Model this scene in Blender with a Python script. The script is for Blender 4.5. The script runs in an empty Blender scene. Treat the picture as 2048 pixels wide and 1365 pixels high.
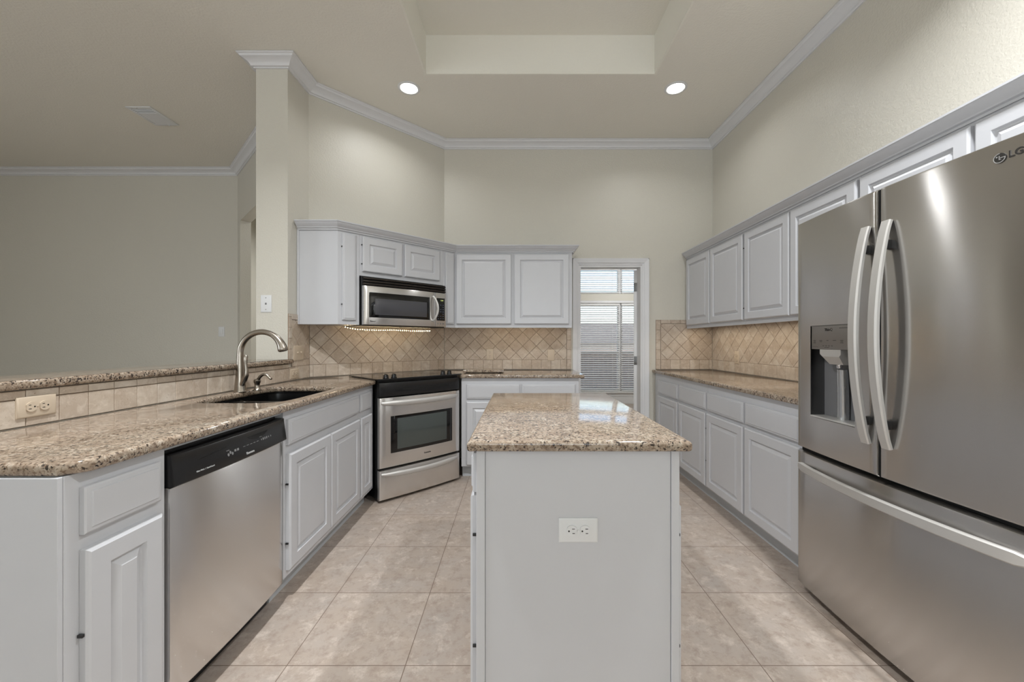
import bpy, bmesh, math, random
from mathutils import Vector, Matrix
random.seed(7)
PI = math.pi
R = math.radians
C = bpy.context.scene.collection
scene = bpy.context.scene

# ------------------------------------------------------------------ camera, world, lights, exposure
cam_d = bpy.data.cameras.new('camera')
cam_d.sensor_width = 36.0
cam_d.lens = 800 / 2048 * 36.0
cam_d.shift_x = -6 / 2048
cam_d.shift_y = 1.5 / 2048
cam_d.clip_start = 0.02
cam = bpy.data.objects.new('camera', cam_d)
cam.location = (0, 0, 1.2)
cam.rotation_euler = (PI / 2, 0, 0)
C.objects.link(cam)
scene.camera = cam

scene.view_settings.view_transform = 'Standard'
scene.view_settings.look = 'None'
scene.view_settings.gamma = 1
scene.view_settings.use_curve_mapping = False
scene.view_settings.exposure = 0.46

world = bpy.data.worlds.new('sky')
scene.world = world
world.use_nodes = True
wn = world.node_tree.nodes
wl = world.node_tree.links
sky = wn.new('ShaderNodeTexSky')
sky.sky_type = 'NISHITA'
sky.sun_disc = False
sky.sun_elevation = R(38)
sky.sun_rotation = R(200)
sky.air_density = 1.0
sky.dust_density = 2.0
wl.new(sky.outputs[0], wn['Background'].inputs[0])
wn['Background'].inputs[1].default_value = 0.36


def lamp(name, kind, loc, power, col=(1, 1, 1), rot=(0, 0, 0), size=.1, size_y=None, shape='DISK', spread=PI):
    d = bpy.data.lights.new(name, kind)
    d.energy = power
    d.color = col
    if kind == 'AREA':
        d.shape = 'RECTANGLE' if size_y else shape
        d.size = size
        if size_y:
            d.size_y = size_y
        d.spread = spread
    else:
        d.shadow_soft_size = size
    o = bpy.data.objects.new(name, d)
    o.location = loc
    o.rotation_euler = rot
    C.objects.link(o)
    return o


FILL = (.87, .945, 1.0)
WARM = (.965, .985, 1.0)
UNDER = (1.0, .86, .66)
# fill lamps added at unseen, closed windows behind the camera and to the left;
# one aims up at the ceiling, the others level or down into the rooms
lamp('daylight', 'AREA', (-2.9, -3.86, 1.55), 24, FILL, (R(84), 0, 0), 1.9, 2.1)
lamp('daylight', 'AREA', (.45, -3.86, 1.55), 96, FILL, (R(158), 0, 0), 1.9, 2.1)
lamp('daylight', 'AREA', (-7.36, -1.0, 1.55), 84, FILL, (R(60), 0, R(-90)), 1.9, 2.1)
# recessed cans: two in view, two stronger, unseen ones over the near half of the kitchen
CANS = [(-.858, 3.236, 3.1), (1.30, 3.236, 3.1), (-.858, 1.06, 33), (1.30, 1.06, 26)]
for cx, cy, cp in CANS:
    lamp('can_light', 'AREA', (cx, cy, 3.225), cp, WARM, (0, 0, 0), .13, spread=R(150 if cp < 20 else 142))
# warm strips under the wall cabinets
lamp('under_cabinet_light', 'AREA', (1.85, 3.05, 1.342), 1.9, UNDER, (0, 0, R(90)), 1.95, .03)
# added fill under the microwave, brightening the tile behind the range
lamp('range_light', 'AREA', (-1.06, 3.46, 1.3235), .42, UNDER, (0, 0, R(45)), .30, .05)
# hallway lamp beyond the opening
lamp('hallway_light', 'AREA', (-2.6, 5.3, 2.95), 25, WARM, (0, 0, 0), .4)
# ceiling lamp of the room beyond the doorway
for bx, by in ((2.10, 5.80), (2.42, 6.05)):
    lamp('far_room_light', 'POINT', (bx, by, 2.35), 24, WARM, size=.04)

# ------------------------------------------------------------------ materials


def lin(c):
    return tuple(((v / 255) / 12.92 if v / 255 <= .04045 else ((v / 255 + .055) / 1.055) ** 2.4) for v in c) + (1,)


class NT:
    def __init__(s, name):
        s.m = bpy.data.materials.new(name)
        s.m.use_nodes = True
        s.t = s.m.node_tree
        s.n = s.t.nodes
        s.b = s.n['Principled BSDF']

    def node(s, typ, **kw):
        n = s.n.new(typ)
        for k, v in kw.items():
            if hasattr(n, k):
                setattr(n, k, v)
            else:
                n.inputs[k].default_value = v
        return n

    def link(s, a, b):
        s.t.links.new(a, b)

    def coords(s, scale=(1, 1, 1), loc=(0, 0, 0)):
        tc = s.node('ShaderNodeTexCoord')
        mp = s.node('ShaderNodeMapping')
        mp.inputs['Scale'].default_value = scale
        mp.inputs['Location'].default_value = loc
        s.link(tc.outputs['Object'], mp.inputs[0])
        return mp.outputs[0]

    def noise(s, vec, scale, detail=2, rough=.5, dist=0):
        n = s.node('ShaderNodeTexNoise')
        n.inputs['Scale'].default_value = scale
        n.inputs['Detail'].default_value = detail
        n.inputs['Roughness'].default_value = rough
        n.inputs['Distortion'].default_value = dist
        s.link(vec, n.inputs['Vector'])
        return n.outputs['Fac']

    def ramp(s, fac, stops, interp='LINEAR'):
        r = s.node('ShaderNodeValToRGB')
        r.color_ramp.interpolation = interp
        el = r.color_ramp.elements
        while len(el) < len(stops):
            el.new(.5)
        for e, (p, c) in zip(el, stops):
            e.position = p
            e.color = c if len(c) == 4 else lin(c)
        s.link(fac, r.inputs[0])
        return r.outputs[0]

    def mix(s, fac, a, b, mode='MIX'):
        m = s.node('ShaderNodeMix', data_type='RGBA', blend_type=mode)
        for sock, v in ((0, fac), (6, a), (7, b)):
            if hasattr(v, 'is_linked') or isinstance(v, bpy.types.NodeSocket):
                s.link(v, m.inputs[sock])
            else:
                m.inputs[sock].default_value = v
        return m.outputs[2]

    def bump(s, h, strength=.2, dist=.002):
        b = s.node('ShaderNodeBump')
        b.inputs['Strength'].default_value = strength
        b.inputs['Distance'].default_value = dist
        s.link(h, b.inputs['Height'])
        s.link(b.outputs[0], s.b.inputs['Normal'])

    def set(s, **kw):
        for k, v in kw.items():
            s.b.inputs[k.replace('_', ' ')].default_value = v
        return s


def simple(name, rgb, rough=.5, metal=0, spec=.5, **kw):
    t = NT(name)
    v = t.coords()
    n = t.noise(v, 9, 2)
    c = lin(rgb)
    d = tuple(x * .965 for x in c[:3]) + (1,)
    t.link(t.mix(n, c, d), t.b.inputs['Base Color'])
    t.b.inputs['Roughness'].default_value = rough
    t.b.inputs['Metallic'].default_value = metal
    t.b.inputs['Specular IOR Level'].default_value = spec
    for k, x in kw.items():
        t.b.inputs[k].default_value = x
    return t.m


def paint(name, rgb, rough, bump, scale=95):
    t = NT(name)
    v = t.coords()
    n = t.noise(v, scale, 2, .45, .25)
    big = t.noise(v, 1.3, 2)
    c = lin(rgb)
    t.link(t.mix(big, c, tuple(x * .965 for x in c[:3]) + (1,)), t.b.inputs['Base Color'])
    t.b.inputs['Roughness'].default_value = rough
    t.bump(t.ramp(n, [(.38, (0, 0, 0, 1)), (.62, (1, 1, 1, 1))]), bump, .0016)
    return t.m


M_wall = paint('beige_wall_paint', (210, 206, 195), .40, .40)
M_tray = paint('tray_ceiling_paint', (238, 235, 225), .75, .32, 70)  # tray lining toned slightly lighter than the rest of the ceiling
M_ceil = paint('beige_ceiling_paint', (234, 230, 220), .75, .35, 70)
M_white = simple('white_cabinet_paint', (201, 202, 206), .33)
M_trim = simple('white_trim_paint', (222, 222, 224), .38)
M_toe = simple('toe_kick_paint', (196, 200, 204), .5)
M_dark = simple('black_gap', (4, 4, 4), .8)
M_black = simple('black_plastic', (24, 24, 25), .25)
M_blackmatte = simple('black_enamel', (14, 14, 15), .42)
M_plate = simple('almond_plastic', (202, 186, 166), .35)
M_platew = simple('white_plastic', (224, 225, 226), .35)
M_slot = simple('socket_slot', (22, 20, 18), .6)
M_letter = simple('dark_lettering', (52, 50, 48), .4)
M_letterw = simple('pale_lettering', (185, 185, 185), .5)
M_lettergrey = simple('grey_lettering', (120, 120, 120), .5)
M_hinge = simple('black_hinge', (26, 26, 27), .45)
M_hingegrey = simple('grey_hinge', (118, 118, 118), .35, .6)
M_valance = simple('maple_underside', (200, 160, 112), .5)


def granite(name, sc=1.0):
    t = NT(name)
    v = t.coords()
    a = t.noise(v, 26 * sc, 4, .62, .5)
    b = t.noise(v, 62 * sc, 3, .6, .4)
    c = t.noise(v, 120 * sc, 2, .6)
    big = t.noise(v, 5 * sc, 2, .5)
    base = t.ramp(a, [(.30, (106, 91, 78)), (.42, (142, 126, 110)), (.55, (167, 153, 136)), (.70, (190, 180, 166))])
    base = t.mix(t.ramp(big, [(.4, (0, 0, 0, 1)), (.65, (.55, .55, .55, 1))]), base, lin((158, 139, 121)))
    brown = t.mix(t.ramp(b, [(.53, (0, 0, 0, 1)), (.61, (.85, .85, .85, 1))]), base, lin((104, 84, 68)))
    vo = t.node('ShaderNodeTexVoronoi')
    vo.inputs['Scale'].default_value = 95 * sc
    vo.inputs['Randomness'].default_value = 1
    t.link(v, vo.inputs['Vector'])
    sp = t.node('ShaderNodeSeparateColor')
    t.link(vo.outputs['Color'], sp.inputs[0])
    pick = t.ramp(sp.outputs[0], [(.0, (1, 1, 1, 1)), (.27, (1, 1, 1, 1)), (.28, (0, 0, 0, 1))], 'LINEAR')
    clump = t.ramp(t.noise(v, 34 * sc, 3, .6), [(.46, (0, 0, 0, 1)), (.56, (1, 1, 1, 1))])
    dk = t.mix(1.0, pick, clump, 'MULTIPLY')
    dark = t.mix(dk, brown, lin((52, 44, 40)))
    grey = t.mix(t.ramp(c, [(.63, (0, 0, 0, 1)), (.70, (.8, .8, .8, 1))]), dark, lin((96, 86, 80)))
    t.link(grey, t.b.inputs['Base Color'])
    t.b.inputs['Roughness'].default_value = .085
    t.b.inputs['Specular IOR Level'].default_value = .6
    return t.m


M_granite = granite('speckled_tan_granite', 2.0)


def travertine():
    t = NT('tumbled_travertine_tile')
    v = t.coords()
    at = t.node('ShaderNodeAttribute', attribute_name='tint')
    sp = t.node('ShaderNodeSeparateColor')
    t.link(at.outputs['Color'], sp.inputs[0])
    base = t.ramp(sp.outputs[0], [(0, (184, 169, 154)), (.35, (194, 180, 165)), (.7, (200, 187, 172)), (1, (208, 198, 186))])
    cl = t.noise(v, 14, 5, .6, .6)
    base = t.mix(t.ramp(cl, [(.38, (0, 0, 0, 1)), (.68, (.75, .75, .75, 1))]), base, lin((172, 154, 136)))
    cl2 = t.noise(v, 34, 5, .65, 1.0)
    base = t.mix(t.ramp(cl2, [(.50, (0, 0, 0, 1)), (.72, (.6, .6, .6, 1))]), base, lin((218, 206, 192)))
    pit = t.noise(v, 90, 3, .6, .8)
    pm = t.ramp(pit, [(.635, (0, 0, 0, 1)), (.74, (.75, .75, .75, 1))])
    base = t.mix(pm, base, lin((140, 116, 94)))
    t.link(base, t.b.inputs['Base Color'])
    t.b.inputs['Roughness'].default_value = .55
    t.bump(t.mix(.5, t.noise(v, 60, 3), pm), -.15, .002)
    return t.m


M_tile = travertine()
M_grout = simple('sand_grout', (146, 126, 108), .85)


def floor_tile():
    t = NT('ceramic_floor_tile')
    tc = t.node('ShaderNodeTexCoord')
    mp = t.node('ShaderNodeMapping')
    px, py = .439, .430
    mp.inputs['Location'].default_value = (.845 + px * 40, -1.4815 + py * 40, 0)
    t.link(tc.outputs['Object'], mp.inputs[0])
    br = t.node('ShaderNodeTexBrick', offset=0.0, squash=1.0, offset_frequency=1, squash_frequency=1)
    br.inputs['Scale'].default_value = 1
    br.inputs['Brick Width'].default_value = px
    br.inputs['Row Height'].default_value = py
    br.inputs['Mortar Size'].default_value = .0019
    br.inputs['Mortar Smooth'].default_value = .25
    br.inputs['Bias'].default_value = 0
    br.inputs['Color1'].default_value = lin((176, 165, 156))
    br.inputs['Color2'].default_value = lin((168, 158, 150))
    br.inputs['Mortar'].default_value = lin((122, 106, 94))
    t.link(mp.outputs[0], br.inputs['Vector'])
    v = t.coords()
    n1 = t.noise(v, 4.2, 7, .66, .15)
    n2 = t.noise(v, 21, 8, .74, .1)
    c = t.mix(t.ramp(n1, [(.34, (0, 0, 0, 1)), (.68, (.75, .75, .75, 1))]), br.outputs['Color'], lin((172, 155, 140)))
    c = t.mix(t.ramp(n2, [(.48, (0, 0, 0, 1)), (.66, (.8, .8, .8, 1))]), c, lin((150, 134, 122)))
    n3 = t.noise(v, 12, 8, .76, .2)
    c = t.mix(t.ramp(n3, [(.52, (0, 0, 0, 1)), (.68, (.8, .8, .8, 1))]), c, lin((204, 192, 181)))
    c = t.mix(br.outputs['Fac'], c, lin((122, 106, 94)))
    t.link(c, t.b.inputs['Base Color'])
    t.b.inputs['Roughness'].default_value = .42
    inv = t.node('ShaderNodeMath', operation='SUBTRACT')
    inv.inputs[0].default_value = 1
    t.link(br.outputs['Fac'], inv.inputs[1])
    t.bump(inv.outputs[0], .5, .0015)
    return t.m


M_floor = floor_tile()


def steel(name, rgb, rough=.28, aniso=.55, wavy=0, rgb_var=.02):
    """brushed steel, brushing horizontal: reflections are drawn out vertically, sharp sideways"""
    t = NT(name)
    n = t.noise(t.coords((2, 2, 900)), 1.0, 3, .6)
    c = lin(rgb)
    t.n.remove(t.b)
    t.b = t.node('ShaderNodeBsdfAnisotropic', distribution='GGX')
    t.link(t.mix(n, tuple(x * (1 - rgb_var) for x in c[:3]) + (1,), tuple(min(1, x * (1 + rgb_var)) for x in c[:3]) + (1,)), t.b.inputs['Color'])
    t.b.inputs['Roughness'].default_value = rough
    t.b.inputs['Anisotropy'].default_value = -aniso
    cx = t.node('ShaderNodeCombineXYZ')
    cx.inputs[2].default_value = 1
    t.link(cx.outputs[0], t.b.inputs['Tangent'])
    if wavy:
        w = t.noise(t.coords((1, 1, .7)), 4.2, 1, .4)
        t.bump(w, wavy, .02)
    t.link(t.b.outputs[0], t.n['Material Output'].inputs[0])
    return t.m


M_steel = steel('brushed_stainless_steel', (226, 224, 222), .23, .64, wavy=.05)
M_steeldark = steel('dark_brushed_stainless_steel', (200, 198, 196), .22, .66, wavy=.06)
M_handle = simple('satin_steel_handle', (205, 203, 200), .42, .62)
M_nickel = simple('brushed_nickel', (168, 160, 150), .26, 1.0)
M_chrome = simple('polished_chrome', (220, 220, 222), .12, 1.0)
M_greyplastic = simple('grey_plastic', (132, 130, 128), .4)
M_recess = simple('grey_dispenser_liner', (104, 104, 106), .42)
M_blackglass = simple('black_glass', (8, 8, 9), .06, spec=.6)
M_cooktop = simple('black_ceramic_glass', (7, 7, 8), .05, spec=.7)
M_bronze = simple('dark_bronze_metal', (58, 52, 48), .3, .7)
M_ring = simple('burner_marking', (46, 46, 48), .12)
M_mwmesh = simple('microwave_screen', (74, 74, 78), .14)
M_ovenglass = simple('oven_pane', (86, 92, 90), .1, .35)
M_sink = simple('black_composite', (9, 9, 10), .25)
M_grass = simple('lawn', (112, 124, 84), .9)
M_patio = simple('patio_concrete', (205, 200, 192), .8)
M_fence = simple('stained_fence_boards', (74, 54, 42), .8)
M_brick = simple('neighbour_brick', (172, 160, 150), .85)
M_roof = simple('neighbour_roof', (120, 110, 104), .85)
M_slat = simple('white_blind_slat', (236, 236, 236), .45)
M_door = simple('white_door_paint', (226, 226, 227), .35)


def emis(name, rgb, strength):
    t = NT(name)
    t.b.inputs['Base Color'].default_value = lin(rgb)
    t.b.inputs['Emission Color'].default_value = lin(rgb)
    t.b.inputs['Emission Strength'].default_value = strength
    return t.m


M_lens = emis('lit_lamp_lens', (255, 250, 240), 9)
M_bead = emis('lit_led_bead', (255, 226, 176), 44)
M_clock = emis('lit_clock_digits', (190, 200, 120), .6)


def pane():
    m = bpy.data.materials.new('window_glass')
    m.use_nodes = True
    t = m.node_tree
    t.nodes.remove(t.nodes['Principled BSDF'])
    g = t.nodes.new('ShaderNodeBsdfGlossy')
    g.inputs['Roughness'].default_value = .02
    tr = t.nodes.new('ShaderNodeBsdfTransparent')
    tr.inputs[0].default_value = (.93, .95, .96, 1)
    f = t.nodes.new('ShaderNodeFresnel')
    f.inputs[0].default_value = 1.5
    mx = t.nodes.new('ShaderNodeMixShader')
    t.links.new(f.outputs[0], mx.inputs[0])
    t.links.new(tr.outputs[0], mx.inputs[1])
    t.links.new(g.outputs[0], mx.inputs[2])
    t.links.new(mx.outputs[0], t.nodes['Material Output'].inputs[0])
    return m


M_pane = pane()

# ------------------------------------------------------------------ mesh helpers


class MB:
    def __init__(s):
        s.bm = bmesh.new()

    def box(s, x0, x1, y0, y1, z0, z1, bev=0, seg=2, mat=0):
        vs = [s.bm.verts.new(p) for p in ((x0, y0, z0), (x1, y0, z0), (x1, y1, z0), (x0, y1, z0),
                                           (x0, y0, z1), (x1, y0, z1), (x1, y1, z1), (x0, y1, z1))]
        fs = []
        for q in ((3, 2, 1, 0), (4, 5, 6, 7), (0, 1, 5, 4), (1, 2, 6, 5), (2, 3, 7, 6), (3, 0, 4, 7)):
            f = s.bm.faces.new([vs[i] for i in q])
            f.material_index = mat
            fs.append(f)
        if bev:
            es = {e for f in fs for e in f.edges}
            bmesh.ops.bevel(s.bm, geom=list(es), offset=bev, segments=seg, profile=.5, affect='EDGES', clamp_overlap=True)
        return s

    def loops(s, rings, cap0=True, cap1=True, closed=True, mat=0):
        vr = [[s.bm.verts.new(p) for p in r] for r in rings]
        n = len(vr[0])
        for a, b in zip(vr, vr[1:]):
            for i in range(n if closed else n - 1):
                j = (i + 1) % n
                f = s.bm.faces.new((a[i], a[j], b[j], b[i]))
                f.material_index = mat
        if cap0:
            s.bm.faces.new(vr[0][::-1]).material_index = mat
        if cap1:
            s.bm.faces.new(vr[-1]).material_index = mat
        return s

    def prism(s, poly, z0, z1, mat=0):
        return s.loops([[(x, y, z0) for x, y in poly], [(x, y, z1) for x, y in poly]], mat=mat)

    def prism_y(s, poly, y0, y1, mat=0):
        """poly in (x, z), extruded along y"""
        return s.loops([[(x, y0, z) for x, z in poly], [(x, y1, z) for x, z in poly]], mat=mat)

    def lathe(s, prof, n=32, c=(0, 0, 0), axis='z', cap0=True, cap1=True, mat=0):
        rings = []
        for r, h in prof:
            ring = []
            for i in range(n):
                a = 2 * PI * i / n
                u, v = r * math.cos(a), r * math.sin(a)
                p = {'z': (u, v, h), 'y': (u, h, v), 'x': (h, u, v)}[axis]
                ring.append((p[0] + c[0], p[1] + c[1], p[2] + c[2]))
            rings.append(ring)
        return s.loops(rings, cap0, cap1, mat=mat)

    def tube(s, pts, rad, n=14, mat=0, flat=None):
        """round tube through pts; rad a number or one per point; flat=(fx, fy) scales the section"""
        pts = [Vector(p) for p in pts]
        if not hasattr(rad, '__len__'):
            rad = [rad] * len(pts)
        rings = []
        up = None
        for i, p in enumerate(pts):
            d = (pts[min(i + 1, len(pts) - 1)] - pts[max(i - 1, 0)]).normalized()
            if up is None:
                up = Vector((0, 0, 1)) if abs(d.z) < .9 else Vector((1, 0, 0))
            u = (up - d * up.dot(d)).normalized()
            up = u
            w = d.cross(u)
            fu, fw = flat or (1, 1)
            rings.append([tuple(p + u * (rad[i] * fu * math.cos(2 * PI * k / n)) + w * (rad[i] * fw * math.sin(2 * PI * k / n))) for k in range(n)])
        return s.loops(rings, mat=mat)

    def bar(s, pts, side, half_side, half_thick, bev=.25, mat=0):
        """bar of rounded rectangular section along pts; side = the fixed direction of its width"""
        pts = [Vector(p) for p in pts]
        sd = Vector(side).normalized()
        rings = []
        for i, p in enumerate(pts):
            d = (pts[min(i + 1, len(pts) - 1)] - pts[max(i - 1, 0)]).normalized()
            nrm = d.cross(sd).normalized()
            hs = half_side if not hasattr(half_side, '__len__') else half_side[i]
            ht = half_thick if not hasattr(half_thick, '__len__') else half_thick[i]
            b = min(hs, ht) * bev * 2
            sec = [(hs - b, ht), (-hs + b, ht), (-hs, ht - b), (-hs, -ht + b), (-hs + b, -ht), (hs - b, -ht), (hs, -ht + b), (hs, ht - b)]
            rings.append([tuple(p + sd * a + nrm * c) for a, c in sec])
        return s.loops(rings, mat=mat)

    def build(s, name, mat, parent=None, loc=(0, 0, 0), rot=0, smooth=35):
        bmesh.ops.remove_doubles(s.bm, verts=s.bm.verts, dist=1e-6)
        bmesh.ops.recalc_face_normals(s.bm, faces=s.bm.faces)
        me = bpy.data.meshes.new(name)
        s.bm.to_mesh(me)
        s.bm.free()
        for m in (mat if isinstance(mat, (list, tuple)) else [mat]):
            me.materials.append(m)
        if smooth:
            me.shade_smooth()
            me.set_sharp_from_angle(angle=R(smooth))
        o = bpy.data.objects.new(name, me)
        C.objects.link(o)
        o.location = loc
        o.rotation_euler = rot if hasattr(rot, '__len__') else (0, 0, rot)
        if parent:
            o.parent = parent
        return o


def sweep(path, prof, closed_prof=True):
    """profile (offset to the right of the path, z) along a plan polyline with mitred corners"""
    n = len(path)
    rings = []
    for i in range(n):
        p = Vector(path[i])
        d0 = (p - Vector(path[i - 1])).normalized() if i else None
        d1 = (Vector(path[i + 1]) - p).normalized() if i < n - 1 else None
        d0 = d0 or d1
        d1 = d1 or d0
        n0, n1 = Vector((d0.y, -d0.x)), Vector((d1.y, -d1.x))
        m = (n0 + n1) / (1 + n0.dot(n1))
        rings.append([(p.x + m.x * o, p.y + m.y * o, z) for o, z in prof])
    return MB().loops(rings)


def thing(name, label, cat, loc=(0, 0, 0), rot=0, group=None):
    o = bpy.data.objects.new(name, None)
    o.empty_display_size = .1
    C.objects.link(o)
    o.location = loc
    o.rotation_euler = rot if hasattr(rot, '__len__') else (0, 0, rot)
    return tag(o, label, cat, group)


def tag(o, label, cat, group=None):
    o['label'] = label
    o['category'] = cat
    if group:
        o['group'] = group
    return o


def struct(o):
    o['kind'] = 'structure'
    return o


def text(name, body, size, mat, parent, loc, rot=(0, 0, 0), sx=1.0, extrude=.0006, bold=0):
    """lettering standing upright, facing the parent's -y side"""
    cu = bpy.data.curves.new(name, 'FONT')
    cu.body = body
    cu.size = size
    cu.extrude = extrude
    cu.offset = bold
    cu.align_x = 'CENTER'
    cu.align_y = 'CENTER'
    cu.resolution_u = 3
    ob = bpy.data.objects.new(name, cu)
    C.objects.link(ob)
    dg = bpy.context.evaluated_depsgraph_get()
    me = bpy.data.meshes.new_from_object(ob.evaluated_get(dg))
    bpy.data.objects.remove(ob)
    bpy.data.curves.remove(cu)
    me.name = name
    me.transform(Matrix.Rotation(PI / 2, 4, 'X') @ Matrix.Diagonal((sx, 1, 1, 1)))
    me.materials.clear()
    me.materials.append(mat)
    o = bpy.data.objects.new(name, me)
    C.objects.link(o)
    o.parent = parent
    o.location = loc
    o.rotation_euler = rot
    return o


def rect(x0, x1, z0, z1, y):
    return [(x0, y, z0), (x1, y, z0), (x1, y, z1), (x0, y, z1)]


def door_mb(w, h, t=.022, stile=.055):
    """raised-panel door, local x 0..w, z 0..h, back at y=0, face towards -y"""
    def r(i, y):
        return rect(i, w - i, i, h - i, y)
    st = min(stile, w * .28, h * .30)
    sl = min(.020, (min(w, h) / 2 - st) * .5)
    return MB().loops([r(0, 0), r(0, -t + .007), r(.003, -t + .003), r(.008, -t), r(st, -t), r(st + .005, -t + .010),
                       r(st + .010, -t + .011), r(st + .010 + sl, -t + .001)])


def drawer_mb(w, h, t=.02):
    def r(i, y):
        return rect(i, w - i, i, h - i, y)
    return MB().loops([r(0, 0), r(0, -t + .008), r(.004, -t + .005), r(.013, -t + .0035), r(.015, -t)])


def front(kind, parent, loc, rot, w, h, hinges=(), side=1, stile=.055, name=None):
    mb = door_mb(w, h, stile=stile) if kind == 'door' else drawer_mb(w, h)
    o = mb.build(name or kind, M_white, parent, loc, rot, smooth=20)
    for hz in hinges:
        hx = -.0035 if side < 0 else w + .0035
        MB().box(hx - .003, hx + .003, -.014, -.001, hz - .004, hz + .004, .001).build('hinge', M_hinge, o)
    return o


# ------------------------------------------------------------------ room shell
XR, YB = 2.036, 4.12            # right wall, back wall
XL = -1.65                      # tiled face of the knee wall and of the wall stub
ZC = 3.255                      # ceiling
YF = 7.75                       # window wall of the room beyond the door
S2 = math.sqrt(.5)

MB().box(-7.6, 4.6, -4.1, 7.95, -.06, 0).build('floor', M_floor)['kind'] = 'structure'

TX0, TX1, TY0, TY1, TZ = -.6825, 1.07, .75, 3.067, 3.554
TW = .014                       # thickness of the tray's plaster lining
m = MB()
m.box(-7.6, TX0 - TW, -4.1, 7.95, ZC, ZC + .08)
m.box(TX1 + TW, 4.6, -4.1, 7.95, ZC, ZC + .08)
m.box(TX0 - TW, TX1 + TW, TY1 + TW, 7.95, ZC, ZC + .08)
m.box(TX0 - TW, TX1 + TW, -4.1, TY0 - TW, ZC, ZC + .08)
struct(m.build('ceiling', M_ceil, smooth=0))
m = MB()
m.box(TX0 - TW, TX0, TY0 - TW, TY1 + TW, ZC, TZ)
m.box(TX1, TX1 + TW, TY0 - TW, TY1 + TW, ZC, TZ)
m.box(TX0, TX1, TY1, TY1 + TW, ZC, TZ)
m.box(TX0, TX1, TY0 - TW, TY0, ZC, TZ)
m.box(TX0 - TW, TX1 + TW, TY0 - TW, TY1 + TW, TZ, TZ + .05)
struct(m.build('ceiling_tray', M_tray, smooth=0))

DX0, DX1, DZ = .665, 1.304, 1.985
m = MB()
m.box(-.728, DX0, YB, YB + .12, 0, ZC)
m.box(DX1, XR, YB, YB + .12, 0, ZC)
m.box(DX0, DX1, YB, YB + .12, DZ, ZC)
struct(m.build('wall_back', M_wall, smooth=0))
struct(MB().box(XR, XR + .12, -4.0, YB + .12, 0, ZC).build('wall_right', M_wall, smooth=0))
struct(MB().prism([(XL, 3.198), (-.728, YB), (-.728, YB + .12), (-.79, YB + .12), (-1.735, 3.283), (-1.88, 3.343), (-1.88, 3.198)], 0, ZC).build('wall_angled', M_wall, smooth=0))
struct(MB().box(-1.88, XL, 2.904, 3.198, 0, ZC).build('wall_column', M_wall, smooth=0))
struct(MB().box(-1.80, XL, .95, 2.904, 0, 1.04).build('wall_knee', M_wall, smooth=0))
struct(MB().box(-7.5, -3.31, 4.773, 4.89, 0, ZC).build('wall_living', M_wall, smooth=0))
# 45 degree wall of the living room with a tall opening into the hallway
m = MB()
L45 = 1.43 * math.sqrt(2)
m.box(0, .129, 0, .11, 0, ZC)
m.box(.129, L45, 0, .11, 2.62, ZC)
struct(m.build('wall_hallway_opening', M_wall, loc=(-3.31, 4.773, 0), rot=R(-45), smooth=0))
struct(MB().box(-4.0, -.72, 6.2, 6.3, 0, ZC).build('wall_hallway', M_wall, smooth=0))
struct(MB().box(-4.1, -4.0, 4.89, 6.3, 0, ZC).build('wall_hallway_end', M_wall, smooth=0))
struct(MB().box(-.72, -.60, 4.24, 7.95, 0, ZC).build('wall_beyond_left', M_wall, smooth=0))
struct(MB().box(4.5, 4.6, 4.24, 7.95, 0, ZC).build('wall_beyond_right', M_wall, smooth=0))
struct(MB().box(XR + .12, 4.6, 4.12, 4.24, 0, ZC).build('wall_beyond_near', M_wall, smooth=0))


def wall_with_holes(name, x0, x1, y0, y1, z0, z1, holes, loc=(0, 0, 0), rot=0):
    """wall along x, holes (hx0, hx1, hz0, hz1) in columns"""
    m = MB()
    xs = sorted({x0, x1} | {h[0] for h in holes} | {h[1] for h in holes})
    for a, b in zip(xs, xs[1:]):
        hs = sorted([h for h in holes if h[0] <= a and h[1] >= b], key=lambda h: h[2])
        z = z0
        for h in hs:
            m.box(a, b, y0, y1, z, h[2])
            z = h[3]
        m.box(a, b, y0, y1, z, z1)
    return struct(m.build(name, M_wall, loc=loc, rot=rot, smooth=0))


# window wall of the far room: two tall sashes with transoms above
WL0, WL1, WR0, WR1 = 1.06, 2.045, 2.045, 3.03
WZ0, WZ1, TZ0, TZ1 = .24, 1.95, 2.13, 2.64
wall_with_holes('wall_beyond', -.72, 4.6, YF, YF + .14, 0, ZC, [(WL0, WR1, WZ0, WZ1), (WL0, WR1, TZ0, TZ1)])
wi = 1
for x0, x1 in ((WL0, WL1), (WR0, WR1)):
    for z0, z1, mid in ((WZ0, WZ1, .985), (TZ0, TZ1, None)):
        m = MB()
        f = .045
        m.box(x0, x0 + f, YF + .05, YF + .11, z0, z1)
        m.box(x1 - f, x1, YF + .05, YF + .11, z0, z1)
        m.box(x0 + f, x1 - f, YF + .05, YF + .11, z0, z0 + f)
        m.box(x0 + f, x1 - f, YF + .05, YF + .11, z1 - f, z1)
        if mid:
            m.box(x0 + f, x1 - f, YF + .05, YF + .11, mid - .022, mid + .022)
        w = struct(m.build('window_%d' % wi, M_trim, smooth=0))
        MB().box(x0 + f, x1 - f, YF + .076, YF + .084, z0 + f, z1 - f).build('glass_pane', M_pane, w, smooth=0)
        wi += 1
# stool, apron and casing of that window
m = MB()
m.box(WL0 - .08, WR1 + .08, YF - .05, YF, WZ0 - .03, WZ0, .004)
m.box(WL0 - .05, WR1 + .05, YF - .018, YF - .001, WZ0 - .10, WZ0 - .031, .003)
m.box(WL0 - .01, WR1 + .01, YF - .018, YF - .001, WZ1, WZ1 + .045, .003)
struct(m.build('trim_window', M_trim, smooth=0))
struct(MB().box(-.60, 4.5, YF - .016, YF, 0, .135, .004).build('baseboard_beyond', M_trim, smooth=0))

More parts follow.
